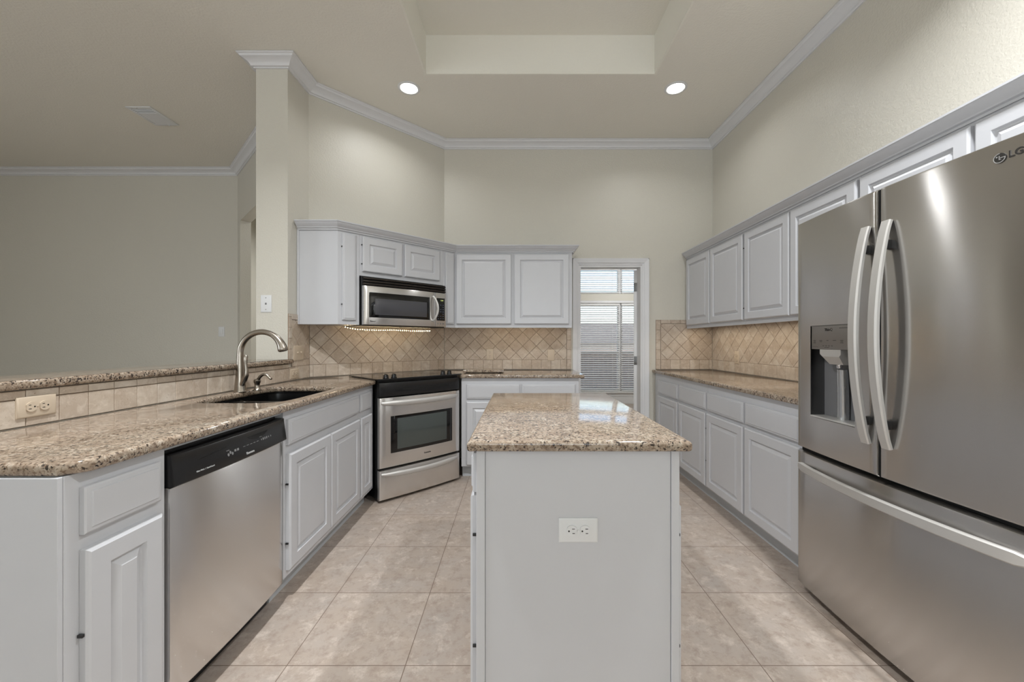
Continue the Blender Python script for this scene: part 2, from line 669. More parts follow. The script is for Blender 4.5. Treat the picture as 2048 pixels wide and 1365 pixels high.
# unseen windows added behind the camera and in the living room for fill lamps
wall_with_holes('wall_behind', -7.6, XR + .12, -4.12, -4.0, 0, ZC, [(-3.9, -1.9, .45, 2.65), (-.55, 1.45, .45, 2.65)])
wall_with_holes('wall_left', -4.0, 4.9, 0, .12, 0, ZC, [(-2.0, 0.0, .45, 2.65)], loc=(-7.5, 0, 0), rot=R(90))
m = MB()
for a, b in ((-3.9, -1.9), (-.55, 1.45)):
    for x in (a, (a + b) / 2 - .03, b - .06):
        m.box(x, x + .06, -4.08, -4.02, .45, 2.65)
    for z in (.45, 1.5, 2.59):
        m.box(a, b, -4.07, -4.03, z, z + .06)
struct(m.build('window_frame_behind', M_trim, smooth=0))
# white panels added to shut the sky's light out of those windows
for a, b in ((-3.9, -1.9), (-.55, 1.45)):
    struct(MB().box(a + .002, b - .002, -4.10, -4.085, .452, 2.648).build('window_shade', M_slat, smooth=0))
struct(MB().box(-7.59, -7.575, -1.998, -.002, .452, 2.648).build('window_shade', M_slat, smooth=0))

# crown moulding
CROWN = [(0, ZC - .002), (.088, ZC - .002), (.088, ZC - .010), (.078, ZC - .014), (.072, ZC - .024), (.055, ZC - .030), (.036, ZC - .042),
         (.026, ZC - .056), (.024, ZC - .064), (.012, ZC - .067), (.010, ZC - .074), (0, ZC - .074)]
path = [(-7.5, 4.773), (-3.31, 4.773), (-1.88, 3.343), (-1.88, 2.904), (XL, 2.904), (XL, 3.198), (-.728, YB), (XR, YB), (XR, -3.99)]
struct(sweep(path, CROWN).build('trim_crown', M_trim, smooth=25))

# door casing, jambs and the open door slab
m = MB()
CAS = [(0, 0), (.010, 0), (.014, .006), (.030, .008), (.036, .014), (.060, .016), (.072, .020), (.080, .020), (.080, 0)]
for x, s in ((DX0, -1), (DX1, 1)):
    m.loops([[(x + s * (u - .008), YB - v, z) for u, v in CAS] for z in (.0, DZ + .072)])
m.loops([[(x, YB - v, DZ + u - .008) for u, v in CAS] for x in (DX0 - .072, DX1 + .072)])
m.box(DX0 - .008, DX0 + .012, YB - .001, YB + .121, 0, DZ)
m.box(DX1 - .012, DX1 + .008, YB - .001, YB + .121, 0, DZ)
m.box(DX0 + .012, DX1 - .012, YB - .001, YB + .121, DZ - .016, DZ + .004)
struct(m.build('trim_door', M_trim, smooth=25))
dn = struct(MB().box(0, .036, 0, .62, .01, 1.955, .002).build('door_1', M_door, loc=(1.262, YB + .135, 0), rot=R(-21), smooth=25))
for hz in (1.78, 1.0, .25):
    MB().box(.004, .040, -.004, .001, hz - .045, hz + .045, .001).build('hinge', M_hingegrey, dn)

# ------------------------------------------------------------------ tiled backsplash


def clip(poly, x0, x1, z0, z1):
    for ax, v, sgn in ((0, x0, 1), (0, x1, -1), (1, z0, 1), (1, z1, -1)):
        out = []
        for i in range(len(poly)):
            a, b = poly[i - 1], poly[i]
            da, db = (a[ax] - v) * sgn, (b[ax] - v) * sgn
            if (da < 0) != (db < 0):
                t = da / (da - db)
                out.append((a[0] + (b[0] - a[0]) * t, a[1] + (b[1] - a[1]) * t))
            if db >= 0:
                out.append(b)
        poly = out
        if len(poly) < 3:
            return []
    return poly


def tiles(name, loc, rot, regions, label=None):
    """regions: ('grid', x0, x1, z0, z1, pitch_x, pitch_z, off_x) or ('diag', x0, x1, z0, z1, side, off_x); tiles stand 8 mm proud on 5 mm of grout"""
    bm = bmesh.new()
    lay = bm.loops.layers.float_color.new('tint')
    g = .0024
    rng = random.Random(name)

    def add(poly, y0, y1, mat, tint):
        # drop near-duplicate corners left by clipping
        p2 = []
        for p in poly:
            if not p2 or (abs(p[0] - p2[-1][0]) + abs(p[1] - p2[-1][1])) > 1e-4:
                p2.append(p)
        if len(p2) > 2 and abs(p2[0][0] - p2[-1][0]) + abs(p2[0][1] - p2[-1][1]) < 1e-4:
            p2.pop()
        if len(p2) < 3:
            return
        area = abs(sum(p2[i - 1][0] * p2[i][1] - p2[i][0] * p2[i - 1][1] for i in range(len(p2)))) / 2
        if area < 2e-5 and mat == 0:
            return
        cx = sum(p[0] for p in p2) / len(p2)
        cz = sum(p[1] for p in p2) / len(p2)
        k = .965 if mat == 0 else 1
        a = [bm.verts.new((x, y0, z)) for x, z in p2]
        b = [bm.verts.new((x, y1 + (.0018 if mat == 0 else 0), z)) for x, z in p2]
        c = [bm.verts.new((cx + (x - cx) * k, y1, cz + (z - cz) * k)) for x, z in p2]
        n = len(p2)
        fs = []
        for r0, r1 in ((a, b), (b, c)) if mat == 0 else ((a, b),):
            for i in range(n):
                j = (i + 1) % n
                fs.append(bm.faces.new((r0[i], r0[j], r1[j], r1[i])))
        fs.append(bm.faces.new(c if mat == 0 else b))
        for f in fs:
            f.material_index = mat
            for lp in f.loops:
                lp[lay] = (tint, tint, tint, 1)
        if mat == 1:
            for v in c:
                bm.verts.remove(v)

    for rg in regions:
        k, x0, x1, z0, z1 = rg[:5]
        add([(x0, z0), (x1, z0), (x1, z1), (x0, z1)], -.0005, -.005, 1, .3)
        if k == 'grid':
            px, pz, off = rg[5:8]
            i0 = math.floor((x0 - off) / px) - 1
            for i in range(i0, i0 + int((x1 - x0) / px) + 4):
                for j in range(-1, int((z1 - z0) / pz) + 2):
                    a, b = off + i * px + g / 2, off + (i + 1) * px - g / 2
                    c, d = z0 + j * pz + g / 2, z0 + (j + 1) * pz - g / 2
                    p = clip([(a, c), (b, c), (b, d), (a, d)], x0 + g / 2, x1 - g / 2, z0 + g / 2, z1 - g / 2)
                    if p:
                        add(p, -.004, -.0085, 0, rng.random())
        else:
            side, off = rg[5:7]
            dg = side * math.sqrt(2)
            h = dg / 2 - g * .72
            for i in range(int(math.floor((x0 - off) / (dg / 2))) - 2, int((x1 - off) / (dg / 2)) + 3):
                for j in range(-1, int((z1 - z0) / (dg / 2)) + 3):
                    if (i + j) % 2:
                        continue
                    cx, cz = off + i * dg / 2, z0 + j * dg / 2
                    p = clip([(cx - h, cz), (cx, cz - h), (cx + h, cz), (cx, cz + h)], x0 + g / 2, x1 - g / 2, z0 + g / 2, z1 - g / 2)
                    if p:
                        add(p, -.004, -.0085, 0, rng.random())
    bmesh.ops.recalc_face_normals(bm, faces=bm.faces)
    me = bpy.data.meshes.new(name)
    bm.to_mesh(me)
    bm.free()
    me.materials.append(M_tile)
    me.materials.append(M_grout)
    o = bpy.data.objects.new(name, me)
    C.objects.link(o)
    o.location = loc
    o.rotation_euler = (0, 0, rot)
    return struct(o)


ZT = .9155
P4 = .0995
ZD = ZT + P4
# back wall, between the angled wall and the door casing
tiles('wall_tile_back', (-.725, YB, 0), 0, [
    ('grid', 0, 1.255, ZT, ZD, P4, P4, 0), ('diag', 0, 1.255, ZD, 1.40, P4, .03), ('grid', 1.257, 1.303, ZT, 1.345, .047, .101, 1.256)])
# back wall, right of the door
tiles('wall_tile_back_corner', (1.448, YB, 0), 0, [
    ('grid', .050, .580, ZT, ZD, P4, P4, .05), ('diag', .050, .580, ZD, 1.385, P4, .05), ('grid', 0, .048, ZT, 1.425, .05, .101, 0),
    ('grid', .050, .580, 1.387, 1.425, .101, .05, .05)])
# right wall (local x runs towards the camera)
tiles('wall_tile_right', (XR, YB - .009, 0), R(-90), [
    ('grid', 0, 2.12, ZT, ZD, P4, P4, .02), ('diag', 0, 2.12, ZD, 1.40, P4, .0)])
# angled wall behind the range
LA = math.hypot(.922, .922)
tiles('wall_tile_angled', (XL, 3.198, 0), R(45), [
    ('grid', .004, LA - .006, ZT, ZD, P4, P4, .03), ('diag', .004, LA - .006, ZD, 1.40, P4, .02)])
# wall stub beside the sink (local x runs away from the camera)
tiles('wall_tile_stub', (XL, 2.906, 0), R(90), [
    ('grid', 0, .288, ZT, ZD, P4, P4, -.01), ('diag', .042, .288, ZD + .05, 1.362, P4, .17), ('grid', 0, .040, ZD + .05, 1.405, .05, .08, 0),
    ('grid', .042, .288, 1.364, 1.405, .1, .05, .04), ('grid', .042, .288, ZD, ZD + .05, .1, .05, .0)])
# knee wall under the raised bar
tiles('wall_tile_knee', (XL, .952, 0), R(90), [
    ('grid', 0, 1.95, ZT, ZT + .092, .0990, .092, -.0050), ('grid', 0, 1.95, ZT + .093, 1.038, .0990, .05, -.0050)])

# ------------------------------------------------------------------ countertops


def slab(name, poly, z0, z1, hole=None, bev=.011, mat=None):
    bm = bmesh.new()
    es = []
    for lp in [poly] + ([hole] if hole else []):
        vs = [bm.verts.new((x, y, z1)) for x, y in lp]
        for i in range(len(vs)):
            es.append(bm.edges.new((vs[i - 1], vs[i])))
    bmesh.ops.triangle_fill(bm, use_beauty=True, use_dissolve=False, edges=es)
    for f in bm.faces:
        if f.normal.z < 0:
            f.normal_flip()
    ret = bmesh.ops.extrude_face_region(bm, geom=list(bm.faces))
    bmesh.ops.translate(bm, verts=[v for v in ret['geom'] if isinstance(v, bmesh.types.BMVert)], vec=(0, 0, z0 - z1))
    bmesh.ops.recalc_face_normals(bm, faces=bm.faces)
    sharp = [e for e in bm.edges if len(e.link_faces) == 2 and e.calc_face_angle(0) > R(50) and abs(e.verts[0].co.z - e.verts[1].co.z) < 1e-5]
    bmesh.ops.bevel(bm, geom=sharp, offset=bev, segments=4, profile=.5, affect='EDGES')
    mb = MB()
    mb.bm.free()
    mb.bm = bm
    return mb.build(name, mat or M_granite, smooth=32)


def superellipse(x0, x1, y0, y1, n=40, e=3.4):
    cx, cy, a, b = (x0 + x1) / 2, (y0 + y1) / 2, (x1 - x0) / 2, (y1 - y0) / 2
    out = []
    for i in range(n):
        t = 2 * PI * i / n
        c, s = math.cos(t), math.sin(t)
        out.append((cx + a * math.copysign(abs(c) ** (2 / e), c), cy + b * math.copysign(abs(s) ** (2 / e), s)))
    return out


ZB, ZTOP = .882, .914
SX0, SX1, SY0, SY1 = -1.55, -1.108, 1.872, 2.545
tag(slab('granite_countertop', [(-1.640, .935), (-1.075, .935), (-1.032, .978), (-1.032, 2.958), (-1.362, 3.288), (-.833, 3.818), (-.737, 4.096), (-1.640, 3.192)],
         ZB, ZTOP, superellipse(SX0, SX1, SY0, SY1, 56, 5.5)),
    'long speckled tan granite countertop with a cut-out around the black sink', 'countertop')
tag(slab('granite_countertop', [(-.470, 3.474), (.604, 3.474), (.604, 4.110), (-.728, 4.110), (-.826, 3.815)], ZB, ZTOP),
    'short speckled granite countertop on the back wall between the range and the doorway', 'countertop')
tag(slab('granite_countertop', [(1.408, 4.110), (1.408, 1.958), (2.026, 1.958), (2.026, 4.110)], ZB, ZTOP),
    'speckled granite countertop along the right wall, ending at the refrigerator', 'countertop')
tag(slab('granite_countertop', [(-.138, 1.149), (.509, 1.149), (.509, 2.235), (-.125, 2.235)], ZB, ZTOP),
    'polished speckled granite top on the white kitchen island', 'countertop')
tag(slab('bar_countertop', [(-1.625, .93), (-1.625, 2.94), (-1.6405, 2.94), (-1.6405, 2.902), (-1.88, 2.902), (-1.92, 2.86), (-1.92, .93)], 1.041, 1.073),
    'narrow raised granite bar ledge on the tiled knee wall behind the sink', 'bar ledge')
bd = thing('granite_cutting_board', 'small speckled granite board lying on the back countertop beside the range', 'cutting board', (-.286, 3.70, ZTOP))
slab('board', [(-.182, -.11), (.182, -.11), (.182, .11), (-.182, .11)], .010, .032, bev=.006).parent = bd
for sx in (-.15, .15):
    for sy in (-.08, .08):
        MB().lathe([(.008, .0005), (.010, .004), (.010, .0105)], 12, (sx, sy, 0)).build('foot', M_blackmatte, bd)

# ------------------------------------------------------------------ base cabinets


def carcass(parent, w, d, z0, z1, open_top=False, hollow=False):
    m = MB()
    if open_top:
        m.box(0, .011, .02, d, z0, z1)
        m.box(w - .018, w, .02, d, z0, z1)
        m.box(.011, w - .018, d - .008, d, z0, z1)
        m.box(.011, w - .018, .02, d - .008, z0, z0 + .018)
        m.box(0, w, 0, .02, z0, z1)
    else:
        m.box(0, w, 0, d, z0, z1, .0012, 1)
    m.build('carcass', M_white, parent, smooth=25)
    MB().box(.0, w, .065, .08, 0, z0 - .0005).build('toe_kick', M_toe, parent, smooth=0)


KZ = .105
XF = -1.065
DEP = .575
# near end cabinet of the sink run
c = thing('base_cabinet', 'narrow white base cabinet at the near end of the sink run, left of the dishwasher', 'cabinet', (XF, .944, 0), R(90))
MB().box(0, .272, 0, DEP, KZ, ZB - .001, .0015, 1).build('carcass', M_white, c)
MB().box(0.0, .272, .065, .08, 0, KZ - .0005).build('toe_kick', M_toe, c)
MB().box(-.012, -.0005, .001, DEP, 0, ZB - .001, .001, 1).build('end_panel', M_white, c)
front('drawer', c, (.033, -.0005, .728), 0, .212, .116)
front('door', c, (.033, -.0005, .138), 0, .212, .552, (.345,), -1)
# sink base with the narrow bay beside the range
c = thing('sink_cabinet', 'white sink base cabinet with a wide false front over two doors', 'cabinet', (XF, 1.836, 0), R(90))
carcass(c, .874, DEP, KZ, ZB - .001, open_top=True)
front('drawer', c, (.022, -.0005, .72), 0, .840, .118, name='false_front')
front('door', c, (.022, -.0005, .138), 0, .412, .540, (.125, .40), -1)
front('door', c, (.440, -.0005, .138), 0, .422, .540)
c = thing('base_cabinet', 'very narrow white base cabinet squeezed between the sink cabinet and the range', 'cabinet', (XF, 2.712, 0), R(90))
carcass(c, .280, DEP - .01, KZ, ZB - .001)
front('drawer', c, (.010, -.0005, .72), 0, .205, .118)
front('door', c, (.010, -.0005, .138), 0, .205, .540, stile=.05)
# back wall cabinet
c = thing('base_cabinet', 'white base cabinet on the back wall between the range and the doorway', 'cabinet', (-.470, 3.51, 0))
carcass(c, 1.03, .595, KZ, ZB - .001)
for x, w in ((.046, .465), (.531, .465)):
    front('drawer', c, (x, -.0005, .70), 0, w, .128)
    front('door', c, (x, -.0005, .122), 0, w, .553)
# right wall: two units of two drawers over two doors
XRB = 1.441
c = thing('base_cabinet', 'far white base cabinet along the right wall, in the corner by the doorway', 'cabinet', (XRB, 4.108, 0), R(-90))
carcass(c, 1.125, .585, KZ, ZB - .001)
for x, w, sd in ((.118, .480, 0), (.628, .485, 1)):
    front('drawer', c, (x, -.0005, .69), 0, w, .13)
    front('door', c, (x, -.0005, .122), 0, w, .546, (.19, .43) if sd else (), 1)
c = thing('base_cabinet', 'near white base cabinet along the right wall, beside the refrigerator', 'cabinet', (XRB, 2.981, 0), R(-90))
carcass(c, 1.000, .585, KZ, ZB - .001)
for x, w in ((.006, .474), (.500, .480)):
    front('drawer', c, (x, -.0005, .69), 0, w, .13)
    front('door', c, (x, -.0005, .122), 0, w, .546)

# ------------------------------------------------------------------ island
isl = thing('kitchen_island', 'white island cabinet in the middle of the floor with an outlet in its end panel', 'kitchen island', (.184, 1.18, 0))
IX0, IX1, ID = -.297, .299, 1.02
MB().box(IX0, IX1, .004, ID, .0, ZB - .001, .0015, 1).build('carcass', M_white, isl)
MB().box(IX0 + .026, IX1 - .024, .0, .0035, .0, ZB - .001, .0008, 1).build('end_panel', M_white, isl)
MB().box(IX0 - .001, IX0 + .025, -.004, .0035, .0, ZB - .001, .0015, 1).build('corner_stile', M_white, isl)
MB().box(IX1 - .023, IX1 + .001, -.004, .0035, .0, ZB - .001, .0015, 1).build('corner_stile', M_white, isl)
for k, y in ((0, .03), (1, .53)):
    # the side facing the sink: local x runs towards the camera
    front('drawer', isl, (IX0 - .0005, y + .46, .745), R(-90), .46, .118)
    front('door', isl, (IX0 - .0005, y + .46, .10), R(-90), .46, .635, (.183, .518) if k == 0 else (), 1)
    front('drawer', isl, (IX1 + .0005, y, .725), R(90), .46, .132)
    front('door', isl, (IX1 + .0005, y, .10), R(90), .46, .605, (.183, .518) if k == 0 else (), -1)


# ------------------------------------------------------------------ outlets and switches
def disc_poly(cx, cz, rx, rz, n=24, flat=.86):
    return [(cx + rx * math.cos(2 * PI * i / n), cz + rz * max(-flat, min(flat, math.sin(2 * PI * i / n)))) for i in range(n)]


def plate_mb(w, h, t=.006):
    def r(i, y):
        return rect(-w / 2 + i, w / 2 - i, -h / 2 + i, h / 2 - i, y)
    return MB().loops([r(0, 0), r(0, -t * .45), r(.003, -t * .85), r(.006, -t)])


def outlet(parent, loc, rot, mat, horizontal=False, flip=1, matr=None, size=(.071, .115)):
    """duplex outlet face towards local -y; built upright, turned for a horizontal one"""
    h = bpy.data.objects.new('outlet', None)
    tilt = R(90) * flip if horizontal else 0
    def turn(o):
        o.rotation_euler = (0, tilt, 0)
        return o
    bpy.data.objects.remove(h)
    p = plate_mb(*size).build('outlet', mat, parent, loc, rot)
    if horizontal:
        p.rotation_euler = (Matrix.Rotation(rot, 3, 'Z') @ Matrix.Rotation(tilt, 3, 'Y')).to_euler()
    for cz in (.0195, -.0195):
        m = MB()
        m.prism_y(disc_poly(0, cz, .0165, .0165), -.0095, -.0058)
        m.prism_y([(-.0075, cz + .0005), (-.0055, cz + .0005), (-.0055, cz + .0085), (-.0075, cz + .0085)], -.0098, -.0093, 1)
        m.prism_y([(.0055, cz + .0015), (.0075, cz + .0015), (.0075, cz + .0085), (.0055, cz + .0085)], -.0098, -.0093, 1)
        m.prism_y(disc_poly(0, cz - .0085, .0026, .0026, 10, 1), -.0098, -.0093, 1)
        m.build('receptacle', [matr or mat, M_slot], p, smooth=25)
    MB().lathe([(.003, -.0060), (.003, -.0072), (.002, -.0076)], 10, (0, 0, 0), 'y').build('screw', matr or mat, p)
    return p


outlet(isl, (.002, -.0002, .645), R(0), M_platew, True, 1)


def wall_outlet(label, loc, rot, mat=M_plate, horizontal=False, flip=1, size=(.071, .115)):
    p = outlet(None, loc, rot, mat, horizontal, flip, size=size)
    p.name = 'wall_outlet'
    return tag(p, label, 'outlet', 'power outlets on the walls')


wall_outlet('almond outlet lying sideways in the knee wall tile near the front end of the counter', (XL + .0087, 1.3705, .980), R(90), M_plate, True, -1)
wall_outlet('almond sideways outlet low in the tile just past the end of the bar ledge', (XL + .0087, 2.975, .963), R(90), M_plate, True, -1)
wall_outlet('almond upright outlet in the diamond tile above the granite board', (-.258, YB - .0087, 1.072), 0)
wall_outlet('almond outlet in the diamond tile of the right wall above the right counter', (XR - .0087, 3.652, 1.055), R(-90))
wall_outlet('small white outlet above the baseboard of the room beyond the doorway', (2.215, YF - .001, .145), 0, M_platew, True)


def wall_plate(name, label, cat, loc, rot, w, h, mat, kind):
    p = tag(plate_mb(w, h).build(name, mat, None, loc, rot), label, cat)
    if kind == 'toggle':
        n = max(1, round((w - .02) / .046))
        for i in range(n):
            x = (i - (n - 1) / 2) * .046
            MB().box(x - .0045, x + .0045, -.017, -.005, -.002, .011, .002).build('toggle', mat, p)
            for z in (.03, -.03):
                MB().lathe([(.003, -.0056), (.003, -.0070)], 10, (x, 0, z), 'y').build('screw', mat, p)
    elif kind == 'rocker':
        MB().box(-.0165, .0165, -.0095, -.005, -.033, .033, .002).build('rocker', mat, p)
    elif kind == 'jack':
        MB().box(-.006, .006, -.0075, -.0055, -.007, .007, .001).build('jack', M_lettergrey, p)
        for z in (.042, -.042):
            MB().lathe([(.0035, -.0056), (.0035, -.0072)], 10, (0, 0, z), 'y').build('screw', M_greyplastic, p)
    elif kind == 'blank':
        for z in (.03, -.03):
            MB().lathe([(.003, -.0056), (.003, -.0070)], 10, (0, 0, z), 'y').build('screw', mat, p)
    return p


wall_plate('light_switch', 'almond double switch plate in the diamond tile above the end of the bar ledge', 'switch', (XL + .0087, 3.030, 1.115), R(90), .135, .112, M_plate, 'toggle')
wall_plate('light_switch', 'white rocker switch on the dim far living room wall', 'switch', (-3.50, 4.7725, 1.32), 0, .072, .117, M_platew, 'rocker')
wall_plate('phone_jack', 'white phone jack plate on the end of the beige wall stub', 'wall plate', (-1.805, 2.9035, 1.476), 0, .078, .125, M_platew, 'jack')
wall_plate('cover_plate', 'tile coloured blank plate in the back wall tile near the doorway', 'wall plate', (.371, YB - .0087, 1.063), 0, .071, .115, M_plate, 'blank')

# ------------------------------------------------------------------ upper cabinets
UZ0, UZ1 = 1.333, 2.066
FZ0, FZ1 = 1.367, 2.030     # door heights


def pt45(u, d=0.0):
    """point on the angled cabinet face: u along it, d in front of it"""
    return (-1.341 + u + d * S2, 3.028 + u - d * S2)


def back45(u, d):
    return (-1.341 + u - d * S2, 3.028 + u + d * S2)


c = thing('wall_cabinet', 'white angled wall cabinet with a plain side and one narrow door, on the wall stub', 'cabinet', (0, 0, 0))
m = MB()
m.prism([(-1.648, 3.028), (-1.341, 3.028), pt45(.1165), back45(.1165, .332), (-1.648, 3.192)], UZ0, UZ1)
m.build('carcass', M_white, c, smooth=25)
p = pt45(.021, .0005)
front('drawer', c, (p[0], p[1], FZ0), R(45), .104, FZ1 - FZ0, (.12, .56), -1, name='door')
MB().box(-1.648, -1.632, 3.0225, 3.0275, UZ0, UZ1).build('scribe_strip', M_white, c, smooth=0)

c = thing('wall_cabinet', 'short white wall cabinet with two small doors above the microwave', 'cabinet', (0, 0, 0))
m = MB()
m.prism([pt45(.1175), pt45(.6735), back45(.6735, .332), back45(.1175, .332)], 1.722, UZ1)
m.build('carcass', M_white, c, smooth=25)
for u, w in ((.1310, .345), (.3900, .355)):
    p = pt45(u, .0005)
    front('door', c, (p[0], p[1], 1.755), R(45), w, FZ1 - 1.755, (.06, .21) if u < .2 else (), -1)

c = thing('wall_cabinet', 'white wall cabinet with two large doors between the microwave and the doorway', 'cabinet', (0, 0, 0))
m = MB()
body = [pt45(.6745), (-.569, 3.80), (.5415, 3.80), (.5415, 4.108), (-.722, 4.108), back45(.6745, .325)]
m.prism(body, 1.356, UZ1)
m.build('carcass', M_white, c, smooth=25)
m = MB()
m.box(-.569, .5415, 3.80, 3.818, UZ0, 1.3555)
m.box(.5235, .5415, 3.8185, 4.108, UZ0, 1.3555)
m.prism([pt45(.6745), (-.5695, 3.7995), (-.5695, 3.825), back45(.6745, .018)], UZ0, 1.3555)
m.build('light_rail', M_white, c, smooth=25)
for x, w in ((-.558, .523), (-.007, .518)):
    front('door', c, (x, 3.7995, FZ0), 0, w, FZ1 - FZ0)
p = pt45(.690, .0005)
front('drawer', c, (p[0], p[1], FZ0), R(45), .093, FZ1 - FZ0, name='door')

XU = 1.765
UX = [('white wall cabinet in the far right corner, two doors above the tiled backsplash', 4.108, 3.062, UZ0, ((.030, .480, 0), (.527, .508, 1))),
      ('white wall cabinet in the middle of the right wall, right up to the refrigerator', 3.060, 2.042, UZ0, ((.012, .498, 0), (.520, .492, 0))),
      ('short white wall cabinet above the refrigerator', 2.040, .98, 1.80, ((.012, .492, -1), (.520, .500, 0)))]
for lab, ya, yb, z0, ds in UX:
    c = thing('wall_cabinet', lab, 'cabinet', (XU, ya, 0), R(-90), 'wall cabinets on the right wall')
    w = ya - yb
    if z0 < 1.5:
        MB().box(0, w, 0, .258, 1.356, UZ1, .001, 1).build('carcass', M_white, c, smooth=25)
        m = MB()
        m.box(0, w, 0, .018, UZ0, 1.3555)
        m.build('light_rail', M_white, c, smooth=0)
        MB().box(.0, w, .019, .03, 1.340, 1.3555).build('valance_strip', M_valance, c, smooth=0)
    else:
        MB().box(0, w, 0, .258, z0, UZ1, .001, 1).build('carcass', M_white, c, smooth=25)
    for x, dw, sd in ds:
        zb = FZ0 if z0 < 1.5 else 1.83
        hz = () if not sd else ((.09, .55) if z0 < 1.5 else (.05,))
        front('door', c, (x, -.0005, zb), 0, dw, FZ1 - zb, hz, sd or 1)

CC = [(0, 2.108), (.052, 2.108), (.052, 2.100), (.046, 2.097), (.040, 2.086), (.026, 2.074), (.018, 2.066), (.016, 2.060), (.006, 2.056), (.004, 2.046), (.0005, 2.046), (.0005, 2.067), (0, 2.067)]
tag(sweep([(-1.640, 3.0225), (-1.341, 3.0225), (-.567, 3.795), (.547, 3.795), (.547, 4.108)], [(o + .0015, z) for o, z in CC]).build('cabinet_crown', M_white, smooth=25),
    'white crown strip along the top of the wall cabinets around the microwave', 'moulding')
tag(sweep([(XU, 4.108), (XU, .98)], [(o + .0015, z) for o, z in CC]).build('cabinet_crown', M_white, smooth=25),
    'white crown strip along the top of the right wall cabinets', 'moulding')

# ------------------------------------------------------------------ bowed sheet helper for appliance fronts


def bowed(x0, x1, z0, z1, depth, bow, W, hole=None, nx=14, r=.006, c0=0.0):
    """panel x0..x1 by z0..z1, back at y=depth, front bowed towards -y by `bow` over a full width W starting at c0; hole (hx0,hx1,hz0,hz1)"""
    def yf(x):
        t = 2 * (x - c0) / W - 1
        return -bow * (1 - t * t)
    xs = {x0, x0 + r * .35, x0 + r, x1 - r, x1 - r * .35, x1} | {x0 + (x1 - x0) * i / nx for i in range(1, nx)}
    zs = [z0, z0 + r * .35, z0 + r, z1 - r, z1 - r * .35, z1]
    if hole:
        xs |= {hole[0], hole[1]}
        zs += [hole[2], hole[3]]
    xs, zs = sorted(xs), sorted(zs)

    def edge(v, a, b):
        t = min(v - a, b - v)
        if t >= r:
            return 0
        return r - math.sqrt(max(0, r * r - (r - t) ** 2))
    m = MB()
    bm = m.bm
    V = {}
    for i, x in enumerate(xs):
        for j, z in enumerate(zs):
            V[i, j] = bm.verts.new((x, yf(x) + max(edge(x, x0, x1), edge(z, z0, z1)), z))
    nI, nJ = len(xs) - 1, len(zs) - 1
    for i in range(nI):
        for j in range(nJ):
            if hole and hole[0] - 1e-9 <= xs[i] and xs[i + 1] <= hole[1] + 1e-9 and hole[2] - 1e-9 <= zs[j] and zs[j + 1] <= hole[3] + 1e-9:
                continue
            bm.faces.new((V[i, j], V[i + 1, j], V[i + 1, j + 1], V[i, j + 1]))
    ring = [(i, 0) for i in range(nI)] + [(nI, j) for j in range(nJ)] + [(i, nJ) for i in range(nI, 0, -1)] + [(0, j) for j in range(nJ, 0, -1)]
    back = [bm.verts.new((xs[i], depth, zs[j])) for i, j in ring]
    for k in range(len(ring)):
        a, b = ring[k], ring[(k + 1) % len(ring)]
        bm.faces.new((V[a], V[b], back[(k + 1) % len(ring)], back[k]))
    if hole:
        i0, i1 = xs.index(hole[0]), xs.index(hole[1])
        j0, j1 = zs.index(hole[2]), zs.index(hole[3])
        rg = [(i, j0) for i in range(i0, i1)] + [(i1, j) for j in range(j0, j1)] + [(i, j1) for i in range(i1, i0, -1)] + [(i0, j) for j in range(j1, j0, -1)]
        bk = [bm.verts.new((xs[i], depth, zs[j])) for i, j in rg]
        for k in range(len(rg)):
            a, b = rg[k], rg[(k + 1) % len(rg)]
            bm.faces.new((V[a], V[b], bk[(k + 1) % len(rg)], bk[k]))
    else:
        bm.faces.new(back)
    return m, yf


# ------------------------------------------------------------------ dishwasher
dw = thing('dishwasher', 'stainless steel dishwasher with a black control strip, under the near granite counter', 'dishwasher', (XF, 1.220, 0), R(90))
DWW = .610
MB().box(.006, DWW - .006, .03, .565, .09, .862).build('tub', M_blackmatte, dw, smooth=0)
MB().box(.002, DWW - .002, .07, .085, 0, .088).build('toe_kick', M_black, dw, smooth=0)
MB().box(.0, DWW, .004, .02, .868, ZB - .001).build('mounting_strip', M_toe, dw, smooth=0)
m, yf = bowed(.006, DWW - .004, .095, .750, .028, .010, DWW, r=.010)
for v in m.bm.verts:
    v.co.y -= .006 if v.co.y < .02 else 0
m.build('door_panel', M_steel, dw)
# control strip: upper half stepped back, lower half proud with a long lip between
m, yf = bowed(.004, DWW - .002, .752, .852, .028, .014, DWW, r=.008)
for v in m.bm.verts:
    if v.co.y < .02:
        v.co.y -= .012 + (.012 if v.co.z < .815 else 0)
m.build('control_strip', M_black, dw)


def ys(x, z):
    return yf(x) - (.024 - .012 * (z - .760) / .084)


def mark(m, poly, lift=.0006, mat=0):
    """flat print or recess lying on the curved control strip"""
    m.loops([[(x, ys(x, z) - lift, z) for x, z in poly], [(x, ys(x, z) + .003, z) for x, z in poly]], mat=mat)


def bar_poly(x0, x1, z0, z1):
    return [(x0, z0), (x1, z0), (x1, z1), (x0, z1)]


